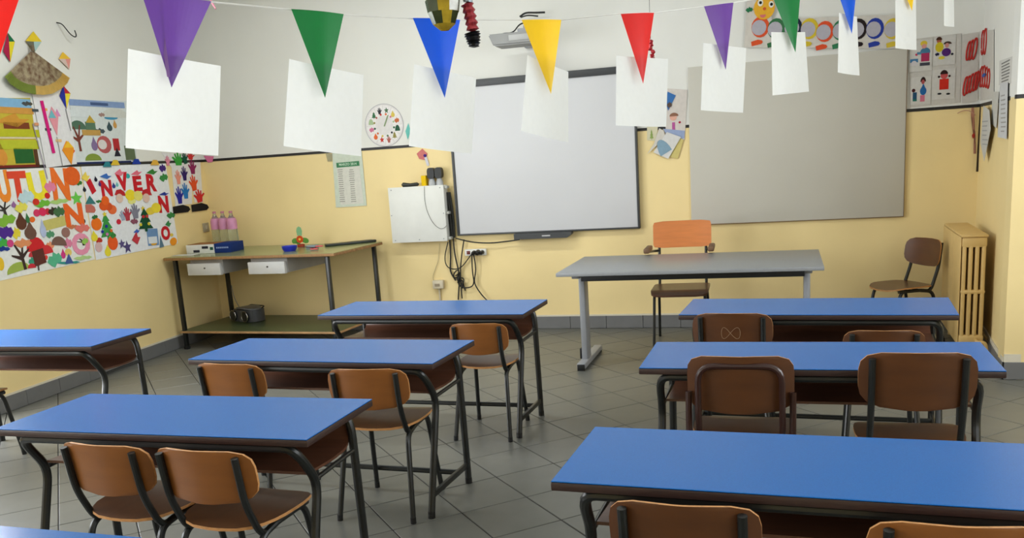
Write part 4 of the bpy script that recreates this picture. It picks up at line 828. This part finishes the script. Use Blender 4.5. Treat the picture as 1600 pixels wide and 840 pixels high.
# picture sheet at the right
PP = sheet('four_picture_sheet', BACK, [(1422, 168), (1500, 160), (1502, 52), (1420, 62)], (198, 194, 186), 'white sheet with four pictures of small figures by the right corner', 'poster', n=.003)
def ap(x, y): return 1410+x/7, 50+y/7
for x, y, w_, h_ in ((200, 260, 250, 340), (460, 200, 240, 320), (200, 640, 220, 300), (450, 570, 250, 330)):
    X, Y = ap(x, y); put(PP, BACK, 'picture_card', 'rect', X, Y, w_/7, h_/7, (206, 203, 196), 0, lift=.002, t=.002)
for nm, kd, x, y, w_, h_, c_ in (('hair', 'circle', 235, 125, 76, 60, (214, 186, 60)), ('face', 'circle', 238, 155, 56, 50, (214, 150, 140)), ('jumper', 'circle', 250, 215, 110, 90, (70, 120, 150)), ('sleeve', 'rect', 195, 232, 70, 28, (80, 130, 160)), ('hand', 'circle', 155, 248, 30, 26, (200, 60, 90)), ('trousers', 'rect', 250, 275, 90, 90, (170, 50, 90)), ('shoes', 'rect', 245, 350, 110, 34, (70, 70, 80)), ('bucket', 'half', 128, 345, 80, 60, (206, 200, 200)), ('bucket_water', 'rect', 128, 315, 86, 40, (70, 120, 160)),
                             ('hair', 'half', 402, 72, 66, 40, (70, 44, 30)), ('face', 'circle', 402, 98, 54, 48, (170, 96, 70)), ('jumper', 'circle', 405, 165, 90, 110, (206, 186, 40)), ('shoes', 'leaf', 380, 245, 50, 50, (30, 30, 60)), ('hair', 'half', 495, 118, 90, 34, (70, 50, 40)), ('face', 'circle', 488, 145, 46, 50, (200, 140, 130)), ('dress', 'circle', 480, 220, 100, 90, (80, 36, 110)), ('shoe', 'circle', 545, 240, 30, 26, (40, 40, 50)), ('toy', 'circle', 428, 282, 70, 36, (216, 196, 60)),
                             ('hair', 'half', 228, 520, 60, 60, (50, 34, 30)), ('face', 'circle', 226, 545, 36, 50, (170, 80, 80)), ('dress', 'drop', 228, 625, 90, 130, (40, 100, 160)), ('legs', 'rect', 218, 725, 50, 70, (200, 110, 130)), ('hair', 'circle', 122, 640, 40, 40, (70, 30, 30)), ('body', 'rect', 135, 700, 44, 80, (40, 80, 110)), ('feet', 'rect', 135, 745, 44, 24, (40, 110, 100)),
                             ('hair', 'half', 457, 440, 86, 50, (50, 30, 28)), ('face', 'circle', 457, 475, 80, 76, (196, 84, 84)), ('pigtail', 'circle', 400, 490, 26, 26, (50, 30, 28)), ('pigtail', 'circle', 515, 480, 26, 26, (50, 30, 28)), ('dress', 'rect', 455, 570, 100, 116, (200, 44, 30)), ('shoe', 'circle', 405, 675, 46, 22, (40, 40, 40)), ('shoe', 'circle', 500, 675, 46, 22, (40, 40, 40))):
    X, Y = ap(x, y); put(PP, BACK, 'printed_'+nm, kd, X, Y, w_/7, h_/7, c_, lift=.004+.0015*random.random(), t=.0008)
# red outlined words poster on the recess wall
PR = sheet('red_letter_poster', BACK, [(1503, 161), (1528, 158), (1529, 50), (1503, 54)], (200, 196, 188), 'white poster with red-edged oval lettering in the right corner', 'poster', n=.004)
def oval(parent, PL, px, py, w_, h_, rot):
    u0, v0, n0 = parent['uv0']; n = n0+.003; uc, vc = PL.uv(px, py, n); ua, _ = PL.uv(px-w_/2, py, n); ub, _ = PL.uv(px+w_/2, py, n); _, va = PL.uv(px, py-h_/2, n); _, vb = PL.uv(px, py+h_/2, n)
    a, b = (ub-ua)/2, (va-vb)/2; bm = new(); pts = []
    for i in range(17):
        t = i*math.pi/8; x, z = a*math.cos(t), b*math.sin(t); pts.append((uc-u0+x*math.cos(rot)-z*math.sin(rot), -(n-n0+.0015), vc-v0+x*math.sin(rot)+z*math.cos(rot)))
    tube(bm, pts, .006, 6); obj('outlined_letter', bm, paper((186, 50, 44)), parent, smooth=60)
def ar(x, y): return 1490+x/6.457, 40+y/6.457
for x, y, w_, h_ in ((150, 255, 34, 190), (178, 245, 32, 200), (212, 232, 40, 215), (120, 610, 36, 190), (148, 596, 34, 180), (180, 580, 34, 190), (212, 565, 36, 190), (236, 553, 30, 190)):
    X, Y = ar(x, y); oval(PR, BACK, X, Y, w_/6.457, h_/6.457, -.12)
PR2 = sheet('red_letter_poster', RGT, [(1531, 157), (1553, 153), (1553, 46), (1532, 49)], (200, 196, 188), 'right part of the red-lettered poster, round the corner on the side wall', 'poster', n=.004)
for x, y, w_, h_ in ((272, 185, 26, 220), (294, 172, 26, 235), (318, 160, 26, 250), (262, 530, 26, 210), (284, 515, 26, 200), (306, 512, 28, 210), (330, 520, 26, 200), (352, 534, 26, 190)):
    X, Y = ar(x, y); oval(PR2, RGT, X, Y, w_/6.457, h_/6.457, .0)
X, Y = ar(305, 500); put(PR2, RGT, 'blue_dot', 'circle', X, Y, 5, 6, (50, 90, 160), lift=.008)
# lists on the recess wall
def lines(o, PL, x0, x1, y0, y1, n, rgb=(120, 118, 114)):
    u0, v0, n0 = o['uv0']; bm = new()
    for k in range(n):
        y_ = y0+(y1-y0)*k/(n-1); ua, va = PL.uv(x0, y_, n0); ub, _ = PL.uv(x1-random.random()*3, y_, n0); box(bm, ua-u0, -.0026, va-v0-.004, ub-u0, -.0018, va-v0+.004)
    obj('printed_lines', bm, paper(rgb), o, smooth=0, kind='stuff')
o = sheet('typed_list', RGT, [(1561, 133), (1582, 129), (1582, 88), (1562, 95)], (206, 204, 198), 'typed list pinned upper right on the narrow side wall', 'paper', n=.004); lines(o, RGT, 1565, 1578, 100, 128, 7)
o = sheet('typed_list', RGT, [(1559, 214), (1573, 217), (1575, 128), (1563, 130)], (202, 202, 202), 'long narrow list hanging below the typed one, side wall', 'paper', n=.010); lines(o, RGT, 1564, 1572, 150, 205, 9, (160, 158, 154))
o = sheet('typed_list', RGT, [(1549, 193), (1557, 200), (1561, 143), (1551, 143)], (196, 194, 186), 'narrow paper strip left of the long list, side wall', 'paper', n=.007)
o = sheet('dangling_notes', RGT, [(1532, 222), (1538, 252), (1548, 202), (1546, 172), (1537, 165)], (196, 194, 188), 'stapled notes hanging askew from the right corner', 'paper', n=.03); lines(o, RGT, 1535, 1544, 190, 225, 6, (160, 160, 160))
o = sheet('corner_stick', BACK, [(1525, 268), (1531, 268), (1537, 165), (1531, 163)], (56, 46, 34), 'dark wooden stick hanging in the right corner behind the notes', 'stick', n=.03, t=.015)
o = sheet('curled_ribbon', BACK, [(1521, 240), (1525, 240), (1524, 205), (1519, 200), (1521, 185), (1517, 180), (1518, 168), (1522, 168)], (170, 120, 100), 'curled brownish paper ribbon left of the corner stick', 'decoration', n=.02)
put(o, BACK, 'red_patch', 'leaf', 1521, 212, 5, 12, (160, 50, 40))
bm = wall_cable([(1496, 177), (1505, 172), (1516, 173), (1524, 180)], .003, .02); tag(obj('pink_string', bm, mat('pinkish_string', (196, 150, 130), .7), None, smooth=60), 'thin pinkish string sticking out left of the corner stick', 'string')

# ------------------------------------------------------------------ bunting
SD_ = Vector((.5793, .8151, 0))                 # heading of the cord
def depth_at(px): return 2.70+(px-272)*(.0015625) if px < 496 else 3.05+(px-496)*.0016 if px < 996 else 3.85+(px-996)*.00255
cord = [(-40, -32), (20, -20), (150, -12), (228, -6), (330, 3), (455, 15), (537, 23), (645, 29), (717, 31), (815, 31), (877, 31), (970, 21), (1022, 20), (1100, 10), (1146, 4), (1208, -6), (1250, -14), (1306, -24), (1340, -32), (1400, -42), (1433, -50), (1500, -62)]
bm = new(); tube(bm, [at_d(x, y, depth_at(x)) for x, y in cord], .0028, 6)
tag(obj('bunting_cord', bm, mat('white_cord', (226, 224, 216), .6), None, smooth=60), 'thin white cord strung across the room carrying the pennants', 'cord')
def flat(name, pts, rgb, label, cat, group, dshift=0, rough=.35, curl=0, lift=0, t=.0012, m_=None, nx=1):
    """sheet hanging in the plane of the cord; pts as seen, at the cord's distance (vertical plane along the cord)"""
    W3 = []
    for x, y, d in pts: W3.append(at_d(x, y, d+dshift))
    o0 = sum((p for p in W3), Vector())/len(W3); bm = new()
    if len(W3) == 4:
        n = 16; grid = []
        for j in range(n+1):
            row = []
            for i in range(n+1):
                a, b = i/n, j/n; p = (W3[0]*(1-a)+W3[1]*a)*(1-b)+(W3[3]*(1-a)+W3[2]*a)*b
                p = p+SD_.cross(Vector((0, 0, 1)))*curl*math.sin(math.pi*a)*(.4+.6*b); row.append(p)
            grid.append(row)
    else:
        n = 12; grid = []
        for j in range(n+1):
            b = j/n*.995; row = []
            for i in range(n+1):
                a = i/n; top = W3[0]*(1-a)+W3[1]*a; p = top*(1-b)+W3[2]*b+SD_.cross(Vector((0, 0, 1)))*curl*math.sin(math.pi*a)*(1-b); row.append(p)
            grid.append(row)
    V = [[bm.verts.new(p-o0) for p in row] for row in grid]
    for j in range(n):
        for i in range(n): bm.faces.new((V[j][i], V[j][i+1], V[j+1][i+1], V[j+1][i]))
    bmesh.ops.solidify(bm, geom=bm.faces[:], thickness=t)
    return tag(obj(name, bm, m_, None, o0, smooth=0), label, cat, group)
def transl(name, rgb, rough, tw):
    if name in MATS: return MATS[name]
    M = bpy.data.materials.new(name); M.use_nodes = True; N = M.node_tree.nodes; L = M.node_tree.links; b = N['Principled BSDF']
    b.inputs['Roughness'].default_value = rough; c = lin(rgb); nz = N.new('ShaderNodeTexNoise'); nz.inputs['Scale'].default_value = 12
    mx = N.new('ShaderNodeMix'); mx.data_type = 'RGBA'; mx.inputs[6].default_value = tuple(x*.95 for x in c[:3])+(1,); mx.inputs[7].default_value = c
    L.new(nz.outputs['Fac'], mx.inputs[0]); L.new(mx.outputs[2], b.inputs['Base Color'])
    t = N.new('ShaderNodeBsdfTranslucent'); L.new(mx.outputs[2], t.inputs['Color']); ms = N.new('ShaderNodeMixShader'); ms.inputs[0].default_value = tw
    L.new(b.outputs[0], ms.inputs[1]); L.new(t.outputs[0], ms.inputs[2]); L.new(ms.outputs[0], N['Material Output'].inputs['Surface']); MATS[name] = M; return M
PCOL = {'purple': (134, 84, 178), 'green': (20, 146, 72), 'blue': (0, 108, 228), 'yellow': (255, 222, 30), 'red': (236, 44, 34)}
def pen(col, dark=None): return transl('glossy_%s_film' % col, PCOL[col], .32, .18)
M_sheet = transl("white_copy_paper", (240, 240, 236), .75, .3)
GP, GS = 'coloured pennants on the cord', 'white paper sheets under the pennants'
pens = [('red', (-62, -22), (36, -20), (-22, 150), 'red pennant at the left edge of the photo, cut by the frame'),
        ('purple', (222, -8), (330, 2), (268, 137), 'large purple pennant, second from the left'),
        ('green', (455, 14), (537, 22), (508, 153), 'bright green pennant between the large purple and the blue one, left of centre'),
        ('blue', (645, 28), (719, 31), (695, 153), 'blue pennant partly hidden by a golden hanging ornament'),
        ('yellow', (815, 31), (877, 31), (861, 147), 'yellow pennant in front of the wall projector'),
        ('red', (970, 22), (1022, 20), (1005, 131), 'red pennant right of the yellow one, before the whiteboard\'s right edge'),
        ('purple', (1100, 10), (1146, 4), (1134, 109), 'small purple pennant left of the caterpillar\'s face'),
        ('green', (1205, -10), (1251, -14), (1243, 82), 'dark green pennant hanging over the paper caterpillar'),
        ('blue', (1305, -24), (1340, -32), (1331, 53), 'narrow blue pennant over the caterpillar\'s tail'),
        ('yellow', (1400, -42), (1433, -50), (1425, 17), 'small yellow pennant tip at the top, far right of the cord')]
for c_, a, b, t_, lb in pens:
    flat('pennant', [(a[0], a[1], depth_at(a[0])), (b[0], b[1], depth_at(b[0])), (t_[0], t_[1], depth_at(t_[0]))], None, lb, 'pennant', GP, dshift=-.012, curl=.012, m_=pen(c_))
sheets = [((200, 76), (345, 103), (341, 243), (196, 231), 'nearest and largest white sheet, under the large purple pennant', .02),
          ((452, 92), (568, 117), (564, 244), (443, 228), 'white sheet hanging under the bright green pennant', .015),
          ((647, 100), (744, 121), (737, 240), (639, 228), 'white sheet under the blue pennant, left of the whiteboard top', .015),
          ((824, 86), (888, 112), (888, 222), (814, 204), 'slanted narrow white sheet under the yellow pennant', .012),
          ((963, 87), (1044, 92), (1041, 198), (962, 196), 'pale bluish-white sheet under the red pennant', .01),
          ((1099, 67), (1166, 75), (1161, 176), (1095, 172), 'brightly lit white sheet under the small purple pennant', .01),
          ((1205, 50), (1258, 50), (1264, 143), (1207, 149), 'white sheet under the dark green pennant', .02),
          ((1311, 20), (1339, 26), (1343, 118), (1309, 113), 'narrow turned white sheet under the small blue pennant', .008),
          ((1399, -12), (1431, -16), (1432, 78), (1399, 75), 'white sheet before the right end of the caterpillar strip', .008),
          ((1475, -30), (1490, -34), (1491, 42), (1475, 40), 'rightmost small white sheet, near the picture sheet by the corner', .006)]
for a, b, c_, d_, lb, cu in sheets:
    dx = .01
    o = flat('paper_sheet', [(p[0], p[1], depth_at(p[0])) for p in (a, b, c_, d_)], None, lb, 'paper', GS, dshift=.012, curl=-cu, m_=M_sheet)
# clear tape streaks on the large purple pennant
bm = new(); A_ = [at_d(x, y, 2.66) for x, y in ((243, 0), (250, 0), (266, 120), (261, 120))]; o0 = A_[0].copy()
vs = [bm.verts.new(p-o0) for p in A_]; bm.faces.new(vs); bmesh.ops.solidify(bm, geom=bm.faces[:], thickness=.0006)
pp = [o for o in COL.objects if o.get('label', '').startswith('large purple')][0]
o = obj('clear_tape', bm, transl('milky_tape', (190, 150, 214), .25, .3), pp, o0-pp.location, smooth=0)

# hanging foil ornaments in front of the cord
dd = 2.55
P = at_d(691, -6, dd); sc = dd/F
r = tag(empty('foil_ornament', P), 'faceted gold and green foil ornament hanging before the blue pennant', 'ornament')
prof = [(3, 32), (20, 26), (27, 10), (28, -6), (25, -24), (18, -42), (7, -51)]; n = 9
V = []; faces = []; bmg = {k: new() for k in ('gold', 'green', 'white')}
for j in range(len(prof)-1):
    for i in range(n):
        a0, a1 = 2*math.pi*i/n+j*.2, 2*math.pi*(i+1)/n+j*.2
        def pt(pr, a): return Vector((pr[0]*math.cos(a), pr[0]*math.sin(a), pr[1]))*sc
        mid = 'white' if (j < 4 and i % 4 == 3) else 'green' if (3 <= j <= 4 and i % 3 != 0) else 'gold'
        B = bmg[mid]; p = [pt(prof[j], a0), pt(prof[j], a1), pt(prof[j+1], a1), pt(prof[j+1], a0)]
        B.faces.new([B.verts.new(x) for x in p])
for k, c_, mt in (('gold', (236, 206, 70), .25), ('green', (84, 96, 60), .2), ('white', (236, 236, 226), .1)):
    bmesh.ops.solidify(bmg[k], geom=bmg[k].faces[:], thickness=.001); obj('foil_facets', bmg[k], mat('foil_'+k, c_, .22, .25, 30, metal=mt), r, smooth=0)
bm = new(); tube(bm, [(0, 0, .05), (0, 0, ZC-P.z)], .0012, 5); obj('hanging_thread', bm, M_cable, r)
P = at_d(729, 0, dd); r = tag(empty('tinsel_tassel', P), 'crinkled red and black foil tassel hanging right of the golden ornament', 'ornament')
for z0, z1, c_, nm in ((5, -4, (150, 160, 170), 'silver'), (-4, -48, (170, 60, 66), 'red'), (-48, -72, (30, 30, 34), 'black')):
    bm = new(); pts, rs = [], []
    for k in range(15):
        t = k/14; pts.append(Vector(((2*math.sin(t*2)+ (5 if nm == 'black' else 5*t if nm == 'red' else 0)), 0, z0+(z1-z0)*t))*sc); rs.append((7.5 if nm == 'silver' else (9+2*math.sin(k*2.1)) if nm == 'red' else (12-5*t*t+2*math.sin(k*2.6)))*sc*(.3 if k in (0, 14) else 1))
    tube(bm, pts, rs, 9); obj('foil_strip', bm, mat('crinkled_%s_foil' % nm, c_, .3, .35, 60, metal=.4, bump=.4), r, smooth=20, label=nm+' foil')
bm = new(); tube(bm, [(0, 0, .01), (0, 0, ZC-P.z)], .0012, 5); obj('hanging_thread', bm, M_cable, r)
P = at_d(1020, 78, 4.6); r = tag(empty('red_tinsel', P), 'bit of crinkled red tinsel behind the red pennant', 'ornament')
bm = new(); tube(bm, [Vector(((-4+5*t+2*math.sin(t*14)), 0, 14-32*t))*4.6/F for t in [k/16 for k in range(17)]], [ (3+1.5*math.sin(k*2.4))*4.6/F for k in range(17)], 7); obj('foil_strip', bm, mat('red_tinsel', (180, 40, 50), .35, .3, 60, metal=.3), r)
bm = new(); tube(bm, [(-.01, 0, .04), (-.01, 0, ZC-P.z)], .0012, 5); obj('hanging_thread', bm, M_cable, r)
P = at_d(332, 6, 4.4); r = tag(empty('pink_streamer', P), 'short crimson streamer at the top, right of the large purple pennant', 'ornament')
bm = new(); tube(bm, [Vector((-.02, 0, .05)), Vector((.0, 0, 0)), Vector((.015, 0, -.025))], [.008, .013, .008], 8, sx=.3); obj('streamer_tip', bm, mat('crimson_film', (186, 50, 90), .4), r)
bm = new(); tube(bm, [(-.02, 0, .05), (-.02, 0, ZC-P.z)], .0012, 5); obj('hanging_thread', bm, M_cable, r)
for o in list(COL.objects):
    if 'uv0' in o: del o['uv0']
